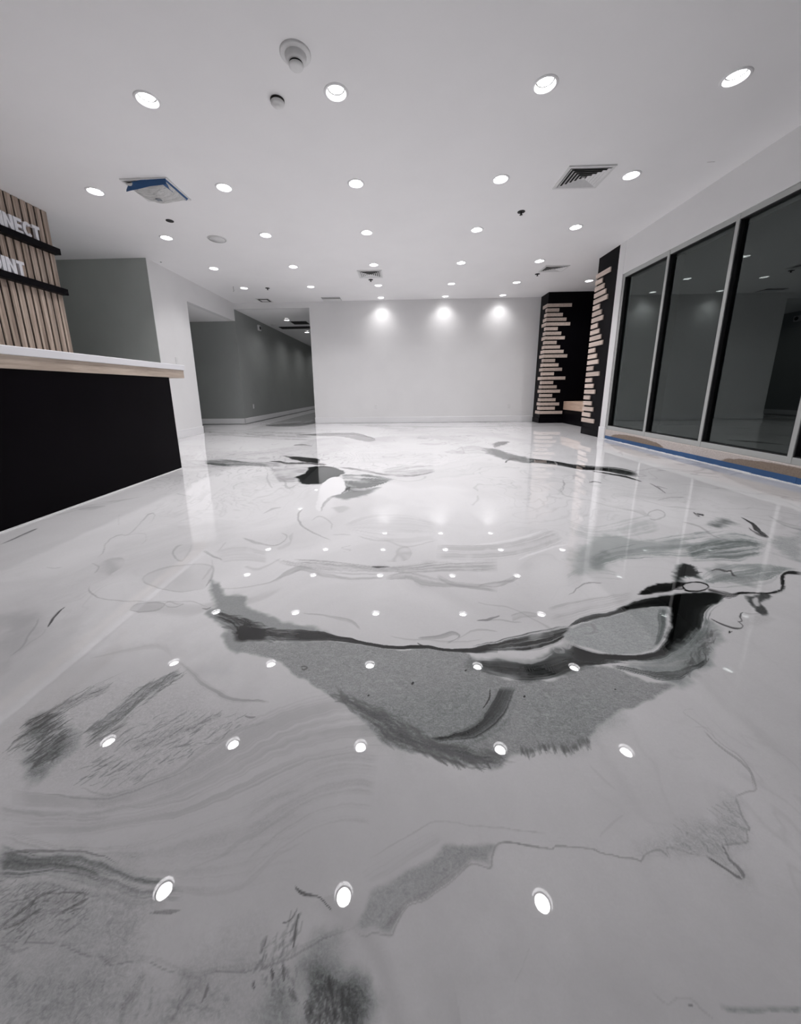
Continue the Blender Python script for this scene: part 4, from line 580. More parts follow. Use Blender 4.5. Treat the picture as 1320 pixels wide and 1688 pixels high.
('D',0.6,0.5,50,0.877,0.48,0.03,0.004,0,0.6,[(-0.076,0.402),(-0.0,0.448),(0.078,0.491),(0.155,0.492),(0.116,0.469),(0.039,0.431),(-0.023,0.383),(-0.059,0.378)]),
('D',0.55,0.45,60,0.516,-0.857,0.035,0.0045,0,0.5,[(0.526,0.532),(0.579,0.533),(0.646,0.569),(0.691,0.578),(0.661,0.528),(0.639,0.513),(0.553,0.491),(0.513,0.503)]),
('D',0.1,0.5,60,0.989,-0.151,0.14,0.012,0,0.12,[(-0.706,1.178),(-0.556,1.134),(-0.431,1.085),(-0.367,1.043),(-0.512,1.029),(-0.622,1.083)]),
('D',0.35,0.45,50,0.762,0.648,0.12,0.014,0,0.2,[(0.939,1.004),(1.068,1.102),(1.091,1.089),(1.057,1.04),(0.942,0.952),(0.866,0.912),(0.807,0.892)]),
]

def hash2(ix, iy, seed):
    h = (ix.astype(np.int64)*374761393+iy.astype(np.int64)*668265263+seed*2246822519) & 0xffffffff
    h = ((h ^ (h >> 13))*1274126177) & 0xffffffff
    return ((h ^ (h >> 16)) & 0xffff).astype(np.float32)/65535.0
def vnoise(x, y, seed=0):
    ix = np.floor(x); iy = np.floor(y); fx = (x-ix).astype(np.float32); fy = (y-iy).astype(np.float32)
    fx = fx*fx*(3-2*fx); fy = fy*fy*(3-2*fy); ix = ix.astype(np.int64); iy = iy.astype(np.int64)
    a = hash2(ix, iy, seed); b = hash2(ix+1, iy, seed); c = hash2(ix, iy+1, seed); d = hash2(ix+1, iy+1, seed)
    return (a*(1-fx)+b*fx)*(1-fy)+(c*(1-fx)+d*fx)*fy
def fbm(x, y, seed=0, octv=4, gain=.5):
    s = 0; amp = 1; tot = 0
    for k in range(octv):
        s = s+amp*vnoise(x*2**k+17.3*k, y*2**k-9.1*k, seed+k*31); tot += amp; amp *= gain
    return s/tot
def spline(P, sub):
    P = np.array(P, float); n = len(P)
    if n < 3: return np.array([P[0]+(P[-1]-P[0])*t for t in np.linspace(0, 1, sub*(n-1)+1)])
    out = []
    for i in range(n-1):
        p0, p1, p2, p3 = P[max(i-1, 0)], P[i], P[i+1], P[min(i+2, n-1)]
        for k in range(sub):
            t = k/sub
            out.append(.5*((2*p1)+(-p0+p2)*t+(2*p0-5*p1+4*p2-p3)*t*t+(-p0+3*p1-3*p2+p3)*t**3))
    out.append(P[-1]); return np.array(out)
def resample(P, n):
    d = np.r_[0, np.cumsum(np.hypot(*np.diff(P, axis=0).T))]
    t = np.linspace(0, d[-1], n); return np.stack([np.interp(t, d, P[:, 0]), np.interp(t, d, P[:, 1])], 1)

def expand_dashes(ops):
    '''('D', ...) sprinkles short hair-like marks inside an outline, roughly along one direction'''
    out = []; rg = np.random.default_rng(12)
    for op in ops:
        if op[0] != 'D': out.append(op); continue
        _, tone, alpha, n, dx, dy, ln, w, speck, jit, pts = op
        P = np.array(pts); lo, hi = P.min(0), P.max(0); k = 0; tries = 0
        while k < n and tries < n*60:
            tries += 1
            x, y = lo+(hi-lo)*rg.random(2); ins = False
            for i in range(len(P)):
                (ax, ay), (bx, by) = P[i], P[i-1]
                if (ay > y) != (by > y) and x < (bx-ax)*(y-ay)/(by-ay)+ax: ins = not ins
            if not ins: continue
            k += 1; a = math.atan2(dy, dx)+rg.normal()*jit; l_ = .5*ln*rg.uniform(.35, 1.5); ww = .62*w*rg.uniform(.5, 1.4)
            c = [(x+math.cos(a)*l_*(q-.5)-math.sin(a)*l_*.05*b_, y+math.sin(a)*l_*(q-.5)+math.cos(a)*l_*.05*b_) for q, b_ in zip((0, .35, .7, 1), rg.normal(size=4))]
            nx_, ny_ = -math.sin(a)*ww, math.cos(a)*ww
            out.append(('L', tone, alpha*rg.uniform(.3, .8), .2, 2, 5, .4, speck, 0.2,
                        [(p-nx_*q, r_-ny_*q) for (p, r_), q in zip(c, (.2, 1, .8, .1))], [(p+nx_*q, r_+ny_*q) for (p, r_), q in zip(c, (.2, 1, .8, .1))]))
    return out
FLOOR_OPS = expand_dashes(FLOOR_OPS)

def pigment_block(gx, gy):
    '''positions and pigment for one rectangular block of the floor grid'''
    nx, ny = len(gx), len(gy)
    X, Y = np.meshgrid(gx, gy); X = X.astype(np.float32); Y = Y.astype(np.float32)
    # the pigment drifted a little while it flowed
    k = (.35+.16*np.clip(Y, 0, 10)).astype(np.float32)
    qx = X+.016*(fbm(X*4, Y*4, 5, 3)-.5)*k+.012*(fbm(X*22, Y*22, 6, 3)-.5)*k
    qy = Y+.030*(fbm(X*4, Y*4, 7, 3)-.5)*k*1.3+.016*(fbm(X*22, Y*22, 8, 3)-.5)*k*1.3
    wx = fbm(qx*.9, qy*.7, 11, 4); wy = fbm(qx*.9+5, qy*.7+3, 12, 4)
    f1 = fbm(qx*.6+2.2*wx, qy*.9+2.6*wy, 13, 5)
    T = .865-.075*np.clip((f1-.46)*3.2, 0, 1)
    f2 = fbm(qx*1.1+3.0*wy, qy*1.3+3.0*wx, 14, 4)
    T -= .07*np.exp(-((f2-.5)/.010)**2)*(fbm(qx*2, qy*2, 15, 2) > .5)
    # thin drifting flow lines
    g1 = fbm(qx*.8+3.4*wx+.8*f2, qy*1.0+3.4*wy, 21, 5); r = np.abs((g1*13) % 1-.5)*2
    msk = np.clip((fbm(qx*.8+9, qy*.5, 22, 3)-.42)*4, 0, 1)*np.clip((Y-1.2)/2.5, .25, 1)
    T -= .10*np.clip((r-.70)/.30, 0, 1)**1.5*msk
    g2 = fbm(qx*1.9+4.4*wy, qy*2.3+4.4*f1, 23, 4); r2 = np.abs((g2*9) % 1-.5)*2
    T -= .05*np.clip((r2-.7)/.3, 0, 1)*np.clip((fbm(qx*1.3, qy*.8+5, 24, 3)-.5)*5, 0, 1)
    S = np.full_like(T, .05); G = np.zeros_like(T)
    Tf, Sf, Gf = T.ravel(), S.ravel(), G.ravel(); qxf, qyf = qx.ravel(), qy.ravel()
    sT = np.zeros(nx*ny, np.float32); sS = np.zeros(nx*ny, np.float32)
    MX = .06
    def window(x0, x1, y0, y1):
        a, b = np.searchsorted(gx, [x0-MX, x1+MX]); c, d = np.searchsorted(gy, [y0-MX*1.6, y1+MX*1.6])
        return a, b, c, d
    def blend(idx, tone, alpha, speck, tint):
        Tf[idx] += (tone-Tf[idx])*alpha
        Sf[idx] += (speck-Sf[idx])*alpha
        Gf[idx] += (tint-Gf[idx])*alpha
    for n_op, op in enumerate(FLOOR_OPS):
        seed = 100+n_op*7
        if op[0] == 'P':
            _, tone, alpha, soft, rag, speck, tint, pts = op
            P = spline(list(pts)+[pts[0]], 3)[:-1]
            marg = soft*2+.04
            a, b, c, d = window(P[:, 0].min()-marg, P[:, 0].max()+marg, P[:, 1].min()-marg, P[:, 1].max()+marg)
            if b <= a or d <= c: continue
            idx = (np.arange(c, d)[:, None]*nx+np.arange(a, b)[None, :]).ravel()
            x = qxf[idx]; y = qyf[idx]
            dist = np.full(len(idx), 1e9, np.float32); ins = np.zeros(len(idx), bool)
            for i in range(len(P)):
                (ax, ay), (bx, by) = P[i], P[(i+1) % len(P)]
                ex, ey = bx-ax, by-ay; l2 = ex*ex+ey*ey+1e-12
                t = np.clip(((x-ax)*ex+(y-ay)*ey)/l2, 0, 1)
                dist = np.minimum(dist, (x-ax-t*ex)**2+(y-ay-t*ey)**2)
                cr = ((ay > y) != (by > y))
                if cr.any(): ins ^= cr & (x < ex*(y-ay)/(ey if abs(ey) > 1e-9 else 1e-9)+ax)
            sd = np.where(ins, np.sqrt(dist), -np.sqrt(dist))
            m = sd > -marg
            idx = idx[m]; sd = sd[m]; x = x[m]; y = y[m]
            sd = sd+rag*(soft+.012)*(fbm(x*16, y*16, seed, 3)-.5)*1.6+rag*.35*(soft+.006)*(fbm(x*60, y*60, seed+3, 2)-.5)
            al = np.clip(sd/(soft*2)+.5, 0, 1); al = al*al*(3-2*al)
            nz = fbm(x*3, y*3, seed+1, 4)-.5
            blend(idx, tone+.10*nz*(tone > .3), alpha*al, speck, tint)
        else:
            _, tone, alpha, streak, ft, fs, fade, speck, tint, ea, eb = op
            A = spline(ea, 4); B = spline(eb, 4); n = max(len(A), len(B), 12)
            A = resample(A, n); B = resample(B, n)
            mid = (A+B)/2; sl = np.r_[0, np.cumsum(np.hypot(*np.diff(mid, axis=0).T))]
            allidx = []
            for i in range(n-1):
                q = np.array([A[i], A[i+1], B[i+1], B[i]])
                a, b, c, d = window(q[:, 0].min(), q[:, 0].max(), q[:, 1].min(), q[:, 1].max())
                if b <= a or d <= c: continue
                idx = (np.arange(c, d)[:, None]*nx+np.arange(a, b)[None, :]).ravel()
                x = qxf[idx]; y = qyf[idx]
                for tri, uv in (((0, 1, 2), ((0, 0), (1, 0), (1, 1))), ((0, 2, 3), ((0, 0), (1, 1), (0, 1)))):
                    (x0, y0), (x1, y1), (x2, y2) = q[tri[0]], q[tri[1]], q[tri[2]]
                    det = (y1-y2)*(x0-x2)+(x2-x1)*(y0-y2)
                    if abs(det) < 1e-10: continue
                    l0 = ((y1-y2)*(x-x2)+(x2-x1)*(y-y2))/det; l1 = ((y2-y0)*(x-x2)+(x0-x2)*(y-y2))/det; l2 = 1-l0-l1
                    m = (l0 >= -1e-4) & (l1 >= -1e-4) & (l2 >= -1e-4)
                    if not m.any(): continue
                    j = idx[m]
                    u = l0[m]*uv[0][0]+l1[m]*uv[1][0]+l2[m]*uv[2][0]; v = l0[m]*uv[0][1]+l1[m]*uv[1][1]+l2[m]*uv[2][1]
                    sS[j] = sl[i]+(sl[i+1]-sl[i])*u; sT[j] = v; allidx.append(j)
            if not allidx: continue
            idx = np.unique(np.concatenate(allidx)); s = sS[idx]; t = sT[idx]; Lt = sl[-1]+1e-6
            nz = .6*fbm(s*fs+seed, t*ft+.5*vnoise(s*fs*.7, t*2, seed+9), seed, 4, .6)+.4*fbm(s*fs*1.6, t*ft*2.5+seed*.37, seed+7, 3, .6)
            st = np.clip((nz-.5)*4.4+.5, 0, 1)
            ed = np.minimum(t, 1-t)/fade+(st-.5)*1.1*streak+(fbm(s*5, t*3+seed, seed+6, 3)-.5)*.5
            e = np.clip(ed, 0, 1)*np.clip(np.minimum(t, 1-t)/.04, 0, 1); e = e*e*(3-2*e)
            en = np.clip(np.minimum(s, Lt-s)/(Lt*.07), 0, 1); en = en*en*(3-2*en)
            brk = np.clip((fbm(s*18, t*3+seed, seed+5, 2)-.22)*4, 0, 1) if streak > .5 else 1.0
            if op[0] == 'L':      # a bled line: width swells and thins, one side feathers out
                wm = .30+.75*fbm(s*7+seed, t*0, seed+2, 3); cc = (t-.5)*2+.35*(fbm(s*11, t*0+seed, seed+4, 2)-.5)
                e = np.clip((wm-np.abs(cc))/.28, 0, 1); e = np.maximum(e*e*(3-2*e), .35*np.clip(1-np.abs(cc-.35)/.65, 0, 1))
            al = alpha*e*(.25+.75*en)*((1-streak)+streak*st)*(.6+.4*brk)
            blend(idx, tone, al, speck, tint)
    T = np.clip(T, .03, .905)
    co = np.zeros((nx*ny, 3), np.float32); co[:, 0] = X.ravel(); co[:, 1] = Y.ravel()
    i = np.arange(nx-1)[None, :]; j = np.arange(ny-1)[:, None]; base = j*nx+i
    quads = np.stack([base, base+1, base+nx+1, base+nx], -1).reshape(-1, 4).astype(np.int32)
    return co, quads, np.stack([T.ravel(), S.ravel(), G.ravel()], -1).astype(np.float32)

def build_floor():
    def steps(a, b, f):
        out = [a]
        while out[-1] < b: out.append(out[-1]+f(out[-1]))
        return out[:-1]+[b]
    lin = lambda a, b, n: list(np.linspace(a, b, n+1))
    yn, yf, xn = .25, 1.40, 1.55
    far_x = [-7.0, -6.2]+steps(-5.5, 4.0, lambda x: .0046 if abs(x) < 3.5 else .010)+[4.75]
    far_y = steps(yf, 9.6, lambda y: min(.020, .0019*(y+.3)**1.45))+[10.2, 11, 13, 16, 20.1]
    blocks = [(far_x, far_y),
              (lin(-xn, xn, 1450), lin(yn, yf, 620)),
              ([-7.0, -5.0]+lin(-3.2, -xn, 200), lin(yn, yf, 160)),
              (lin(xn, 3.45, 220)+[4.75], lin(yn, yf, 160)),
              ([-7.0, -4.0, -2.0, 0.0, 2.0, 4.75], [-3.0, -2.0, -1.0, yn])]
    parts = [pigment_block(np.array(a), np.array(b)) for a, b in blocks]
    off = 0; qs = []
    for co, q, _ in parts: qs.append(q+off); off += len(co)
    co = np.concatenate([p[0] for p in parts]); quads = np.concatenate(qs); pig = np.concatenate([p[2] for p in parts])
    me = bpy.data.meshes.new('floor')
    me.vertices.add(len(co)); me.vertices.foreach_set('co', co.ravel())
    me.loops.add(quads.size); me.loops.foreach_set('vertex_index', quads.ravel())
    me.polygons.add(len(quads)); me.polygons.foreach_set('loop_start', np.arange(0, quads.size, 4, dtype=np.int32))
    me.update(calc_edges=True)
    at = me.attributes.new('pigment', 'FLOAT_VECTOR', 'POINT')
    at.data.foreach_set('vector', pig.ravel())
    me.materials.append(floor_mat())
    o = bpy.data.objects.new('floor', me); COL.objects.link(o); o['kind'] = 'structure'
    o['label'] = 'glossy poured resin floor, white with grey and black marbled swirls'

def floor_mat():
    m, nt, b = new_mat('poured_resin')
    at = nt.nodes.new('ShaderNodeAttribute'); at.attribute_name = 'pigment'
    sx = nt.nodes.new('ShaderNodeSeparateXYZ'); L(nt, at.outputs['Vector'], sx.inputs[0])
    v = coords(nt)
    n1 = noise(nt, coords(nt, (1.0, 1.5, 1)), 60, 5, .72, 1.6); n2 = noise(nt, v, 260, 2, .6)
    def math_(op, a, bb, c=None):
        n = nt.nodes.new('ShaderNodeMath'); n.operation = op
        for k, q in enumerate((a, bb, c)):
            if q is None: continue
            if isinstance(q, (int, float)): n.inputs[k].default_value = q
            else: L(nt, q, n.inputs[k])
        return n.outputs[0]
    sp = math_('MULTIPLY_ADD', n1, .65, math_('MULTIPLY_ADD', n2, .35, -.5))
    amp = math_('MULTIPLY_ADD', sx.outputs[1], .95, .03)
    t = math_('MULTIPLY_ADD', sp, amp, sx.outputs[0])
    t = math_('MAXIMUM', t, .03)
    alb = math_('POWER', t, 2.3)
    cr = nt.nodes.new('ShaderNodeCombineXYZ')
    L(nt, math_('MULTIPLY', alb, math_('MULTIPLY_ADD', sx.outputs[2], -.16, 1.0)), cr.inputs[0])
    L(nt, math_('MULTIPLY', alb, math_('MULTIPLY_ADD', sx.outputs[2], .02, .993)), cr.inputs[1])
    L(nt, math_('MULTIPLY', alb, math_('MULTIPLY_ADD', sx.outputs[2], -.03, 1.01)), cr.inputs[2])
    L(nt, cr.outputs[0], b.inputs['Base Color'])
    b.inputs['Roughness'].default_value = .006; b.inputs['IOR'].default_value = 1.68
    
    return m
build_floor()


# ------------------------------------------------------------------ the room shell
T = .12
# ceiling with a round hole over every downlight
def holed_ceiling():
    holes = []
    for j, y in enumerate(LY):
        for i, x in enumerate(LX):
            if j == 0 and i not in (1, 2, 3): continue
            if j == 6 and i < 2: continue
            holes.append((x, y))
    holes.append((3.89, 7.93))
    s = .1
    xs = sorted({-7.0, 4.75} | {x-s for x, _ in holes} | {x+s for x, _ in holes})
    ys = sorted({-3.0, YB} | {y-s for _, y in holes} | {y+s for _, y in holes})
    mb = MB(); n = 32; R = .072
    for a in range(len(xs)-1):
        for b in range(len(ys)-1):
            x0, x1, y0, y1 = xs[a], xs[a+1], ys[b], ys[b+1]
            hit = [h for h in holes if abs((x0+x1)/2-h[0]) < .02 and abs((y0+y1)/2-h[1]) < .02]
            if not hit:
                mb.add([(x0,y0,H),(x0,y1,H),(x1,y1,H),(x1,y0,H)], [(0,1,2,3)]); continue
            cx, cy = hit[0]; vs = []; fs = []
            for k in range(n):
                t = 2*PI*k/n+PI/n*0; c, q = math.cos(t), math.sin(t)
                m_ = max(abs(c), abs(q)); vs.append((cx+c/m_*s, cy+q/m_*s, H)); vs.append((cx+R*c, cy+R*q, H))
            for k in range(n):
                k2 = (k+1) % n; fs.append((2*k, 2*k+1, 2*k2+1, 2*k2))
            mb.add(vs, fs)
    # slab above
    mb.add([(-7,-3,H+.3),(4.75,-3,H+.3),(4.75,YB,H+.3),(-7,YB,H+.3)], [(0,1,2,3)])
    struct('ceiling', mb, M['ceil'])
    return holes
HOLES = holed_ceiling()

# back wall and its returns
struct('wall_back', MB().box(-2.27, 4.75, YB, YB+T, 0, H), M['wall'])
struct('wall_back_header', MB().box(XL, -2.27, YB, YB+T, 2.86, H+.02), M['wall'])
# left wall: stub, header over the side passage
mb = MB().box(XL-T, XL, 6.15, 7.17, 0, H)
mb.box(XL-T, XL, 7.17, YB, 2.58, H)
struct('wall_left', mb, M['wall'])
# grey accent walls
mb = MB().box(-7.0, XL-.002, 6.146, 6.27, 0, H)
struct('wall_left_recess', mb, M['grey'])
mb = MB().box(-7.0, XL-.001, YB-.001, YB+T, 0, 2.86)      # far wall of the passage
struct('wall_passage', mb, M['grey_shaded'])
mb = MB().box(-7.0, XL-T, 7.17-T, 7.17, 0, 2.58)
struct('wall_passage_near', mb, M['grey'])
struct('ceiling_passage', MB().box(-7.0, XL-T, 7.17, YB, 2.58, 2.66), M['ceil'])
mb = MB().box(XL-T, XL, YB+T*.0+.0, 20, 0, 2.86)
struct('wall_corridor', mb, M['grey_shaded'])
struct('wall_corridor_right', MB().box(-2.27, -2.27+T, YB+T, 20, 0, 2.86), M['grey_shaded'])
struct('wall_corridor_end', MB().box(XL, -2.27, 20, 20+T, 0, 2.86), M['grey'])
struct('ceiling_corridor', MB().box(XL-T, -2.27+T, YB+T, 20+T, 2.86, 2.94), M['ceil'])
struct('wall_far_left', MB().box(-7.0-T, -7.0, -3, YB+T, 0, H), M['grey'])
struct('wall_behind', MB().box(-7.0-T, 4.75, -3-T, -3, 0, H), M['grey'])

# window wall: header, curb, corner strip
CURB = .125
struct('wall_right', MB().box(XR, XR+.16, -3, 5.92, 2.535, H).box(XR+.1, XR+.22, -3, 5.92, 2.50, 2.60), M['wall'])
struct('trim_1', MB().box(XR-.004, XR+.16, 5.92, 6.07, .19, H, .004), M['wall'], 'pale painted corner strip between windows and black pier')
struct('trim_2', MB().box(XR-.016, XR+.16, 5.90, 6.078, 0, .19, .004), M['base'], 'white plinth block under the pale corner strip')
struct('trim_3', MB().box(XR, XR+.16, -3, 5.90, 0, .16, .006), M['sill'], 'low tan curb under the windows, scalloped shade painted in')
# ragged resin line where floor meets the curb
rng = random.Random(4)
mb = MB(); y = -1.0
while y < 5.9:
    d = rng.uniform(.03, .09); w = rng.uniform(.004, .012)
    mb.box(XR-.012-w, XR+.001, y, y+d, 0, .004+rng.uniform(0, .006)); y += d
tag(mb.build('resin_edge', M['white_line']), 'thin ragged white resin line along the foot of the taped curb', 'edging')
# blue masking tape: one strip after another
joints = [5.885, 5.42, 4.62, 4.28, 4.03, 3.42, 3.0, 2.2, 1.2]
names = ['nearest the black pier', 'second from the black pier', 'third from the black pier, very short', 'fourth from the black pier, short',
         'fifth from the black pier, longer', 'sixth from the black pier', 'seventh, cut by the right photo edge', 'beyond the right photo edge']
for k in range(len(joints)-1):
    a, b = joints[k+1]+.001, joints[k]
    z1 = .060+rng.uniform(-.002, .002)
    o = MB().box(XR-.0035-.0006*(k % 2), XR+.001, a, b, .006, z1).build('masking_tape', M['tape'])
    tag(o, 'blue tape on the window curb, %s' % names[k], 'masking tape', 'blue tape strips along the window curb')

# windows
muls = [5.90, 4.99, 4.055, 3.105, 2.15, 1.20, .25, -.70, -1.65, -2.6]
FX0, FX1 = XR+.012, XR+.10
Z0, Z1 = .16, 2.535
for k in range(len(muls)-1):
    ya, yb = muls[k+1], muls[k]
    mb = MB().box(FX0, FX1, ya, yb, Z0, Z0+.062, .003).box(FX0, FX1, ya, yb, Z1-.055, Z1, .003)
    mb.box(FX0-.004, FX1, ya-.021, ya+.021, Z0+.0, Z1, .003)
    if k == 0: mb.box(FX0-.004, FX1, yb-.028, yb+.0, Z0, Z1, .003)
    w = mb.build('window_%d' % (k+1), M['alu']); w['kind'] = 'structure'
    g = MB()
    e = .022
    for (p, q, r, s_) in ((ya+e, yb-e, Z0+.062, Z0+.070), (ya+e, yb-e, Z1-.063, Z1-.055), (ya+e, ya+e+.008, Z0+.07, Z1-.063), (yb-e-.008-(.01 if k == 0 else 0), yb-e-(.0 if k == 0 else 0), Z0+.07, Z1-.063)):
        g.box(FX0+.004, FX0+.05, p, q, r, s_)
    g.build('gasket', M['gasket'], w)
    MB().add([(FX0+.045, ya+.02, Z0+.06), (FX0+.045, yb-.02, Z0+.06), (FX0+.045, yb-.02, Z1-.05), (FX0+.045, ya+.02, Z1-.05)], [(3, 2, 1, 0)]).build('glass_pane', M['glass'], w)
# dark pavement outside
struct('ground_outside', MB().box(XR+.2, 14, -6, 12, -.30, -.2), plastic('asphalt', (.015, .015, .016), .9))

# black pier, niche
struct('wall_niche_near', MB().box(XR, XR+.6, 6.07, 6.66, 0, H).box(XR+.6, 4.75, 6.54, 6.66, 0, H), M['dark'], 'black painted pier between windows and niche')
struct('wall_niche_far', MB().box(XR, 4.75, 8.74, YB-.002, 0, H), M['dark'], 'black painted far pier of the niche')
struct('wall_niche_back', MB().box(4.70, 4.82, 6.66, 8.74, 0, H), M['dark'])
mb = MB().box(XR-.012, XR+.001, 6.072, 6.672, 0, .12, .002).box(XR-.012, XR+.012, 8.728, YB, 0, .12, .002).box(XR-.012, 3.96, 8.728, 8.741, 0, .12, .002)
struct('baseboard_niche', mb, M['dark'])
b = empty('built_in_bench', (4.3, 7.7, 0.002))
MB().box(-.34, .398, -1.035, 1.035, .325, .525, .006).build('seat', M['bench'], b)
MB().box(-.33, .398, -1.035, 1.035, 0, .325).build('base', M['dark'], b)
tag(b, 'built in bench with light wood seat spanning the black niche', 'bench')

# stepped wood strips wrapping the corners of the black piers
A = [.54, .262, .352, .443, .538, .262, .352, .443, .262, .352, .443, .538, .262, .352, .443, .262, .538, .262, .352, .443, .262, .352, .448, .352, .54]
ORD = ['topmost', 'second from the top', 'third from the top', 'fourth from the top', 'fifth from the top', 'sixth from the top', 'seventh from the top', 'eighth from the top',
       'ninth from the top', 'tenth from the top', 'eleventh from the top', 'twelfth from the top', 'middle one, thirteenth', 'twelfth from the bottom', 'eleventh from the bottom',
       'tenth from the bottom', 'ninth from the bottom', 'eighth from the bottom', 'seventh from the bottom', 'sixth from the bottom', 'fifth from the bottom', 'fourth from the bottom',
       'third from the bottom', 'second from the bottom', 'lowest']
zs = [2.712-(2.712-.258)/24*i for i in range(25)]
th = .019; GAP = .0002; hh = .036
def lstrip(xo, xi, yo, yi, xe, ye, z):
    # one L-shaped strip folded round a corner
    q = [(xo, yo), (xe, yo), (xe, yi), (xi, yi), (xi, ye), (xo, ye)]
    mb = MB(); mb.prism(q, lambda u, v, w: (u, v, z-hh+w), 2*hh); return mb
for i in range(25):
    a = A[i]; z = zs[i]
    word = 'long' if a > .5 else 'short' if a < .3 else 'medium length'
    side = {.26: .08, .35: .135, .44: .19, .54: .25}[min((.26, .35, .44, .54), key=lambda q: abs(q-a))]
    mb = lstrip(XR-th, XR-GAP, 8.74-th, 8.74-GAP, XR+a, 8.74+side, z)
    o = mb.build('wood_strip', M['strip'], None, True)
    tag(o, '%s pale wood strip on the far pier corner, %s' % (word, ORD[i]), 'wood strip', 'stepped wood strips on the far pier')
for i in range(25):
    a = A[i]; z = zs[i]
    word = 'long' if a > .5 else 'short' if a < .3 else 'medium length'
    fl = {.26: .195, .35: .265, .44: .335, .54: .405}[min((.26, .35, .44, .54), key=lambda q: abs(q-a))]
    mb = lstrip(XR-th, XR-GAP, 6.66+th, 6.66+GAP, XR+fl*.6, 6.66-fl, z)
    o = mb.build('wood_strip', M['strip'], None, True)
    tag(o, '%s pale wood strip on the near pier, %s' % (word, ORD[i]), 'wood strip', 'stepped wood strips on the near pier')

# baseboards
bh = .15
struct('baseboard_back', MB().box(-2.285, XR, YB-.014, YB+.001, .004, bh, .003).box(-2.285, -2.27, YB-.014, YB+T, .004, bh, .003), M['base'])
struct('baseboard_left', MB().box(XL-.001, XL+.014, 6.14, 7.185, 0, bh, .003).box(XL-T, XL+.014, 7.169, 7.185, 0, bh, .003), M['base'])
struct('baseboard_passage', MB().box(-7, XL+.014, YB-.014, YB, .012, bh, .003), M['base'])
struct('baseboard_corridor', MB().box(XL, XL+.014, YB-.014, 20, .016, bh, .003), M['base'])
struct('baseboard_recess', MB().box(-7, XL, 6.132, 6.147, 0, bh, .003), M['base'])

# ------------------------------------------------------------------ reception counter
c = empty('reception_counter', (-3.0, 1.6, 0))
CX = -2.49
MB().box(CX-.62+3.0, CX+3.0, -3.2, 3.775-1.6, 0.004, 1.0).build('body', M['counter'], c)
o = MB().box(CX-.64+3.0, CX+.012+3.0, -3.2, 4.03-1.6, 1.0, 1.086, .002).build('wood_band', M['oak'], c); o['label'] = 'light oak edge band under the white slab'
o = MB().box(CX-.66+3.0, CX+.022+3.0, -3.2, 4.045-1.6, 1.086, 1.142, .004).build('countertop', M['quartz'], c); o['label'] = 'thick white countertop slab'
o = MB().box(CX+3.0-.001, CX+3.0+.006, -3.2, 3.781-1.6, 0, .008).box(CX+3.0-.003, CX+3.0+.0015, 3.7745-1.6, 3.780-1.6, 0, .99).build('caulk_and_lit_edge', M['white_line'], c); o['label'] = 'thin white caulk at the foot, painted lit edge at the end'  # bead at the foot is caulk; upright strip paints the lit panel edge
tag(c, 'long black reception counter with white slab top and light oak band', 'counter')

# slatted feature wall behind the counter
w = empty('slatted_wall_panel', (-4.304, 3.0, 0))
MB().box(-.06, .0, -5.99, 1.645, 0, H).build('backing_board', M['black'], w)
mb = MB(); P = .0803; y = 4.645-3.0
while y > -6+P:
    mb.box(0, .014, y-.0605, y, 0, H-.002, .0015); y -= P
o = mb.build('slats', M['slat'], w)
tag(w, 'vertical wood slat wall panel with black gaps behind the counter', 'wall panel')
for z0, z1, which in ((2.526, 2.597, 'upper'), (2.062, 2.135, 'lower')):
    o = MB().box(-4.296, -4.215, -1.0, 4.66, z0, z1, .002).build('ledge', M['dark'])
    tag(o, '%s black ledge across the wood slat wall' % which, 'ledge', 'black ledges on the slat wall')

# block letters standing on the ledges
def arc(cx, cy, rx, ry, a0, a1, n=18): return [(cx+rx*math.cos(a0+(a1-a0)*k/n), cy+ry*math.sin(a0+(a1-a0)*k/n)) for k in range(n+1)]
def glyph(ch, w, h):
    s_ = .27*.115*1.0
    if ch == 'T': return [[(w/2-s_/2,0),(w/2+s_/2,0),(w/2+s_/2,h-s_),(w,h-s_),(w,h),(0,h),(0,h-s_),(w/2-s_/2,h-s_)]]
    if ch == 'I': return [[(0,0),(w,0),(w,h),(0,h)]]
    if ch == 'E': return [[(0,0),(w,0),(w,s_),(s_,s_),(s_,h/2-s_/2),(w*.9,h/2-s_/2),(w*.9,h/2+s_/2),(s_,h/2+s_/2),(s_,h-s_),(w,h-s_),(w,h),(0,h)]]
    if ch == 'N': return [[(0,0),(s_,0),(s_,h*.60),(w-s_,0),(w,0),(w,h),(w-s_,h),(w-s_,h*.40),(s_,h),(0,h)]]
    if ch == 'O' or ch == 'C':
        a0, a1 = (.0, 2*PI) if ch == 'O' else (.72, 2*PI-.72)
        out = arc(w/2, h/2, w/2, h/2, a0, a1, 28); inn = arc(w/2, h/2, w/2-s_, h/2-s_, a0, a1, 28)
        return [out, inn]
    if ch == 'P':
        o1 = [(0,0),(s_,0),(s_,h*.36)]+arc(w*.5, h*.68, w*.5, h*.32, -PI/2, PI/2, 12)+[(0,h)]
        return [o1]
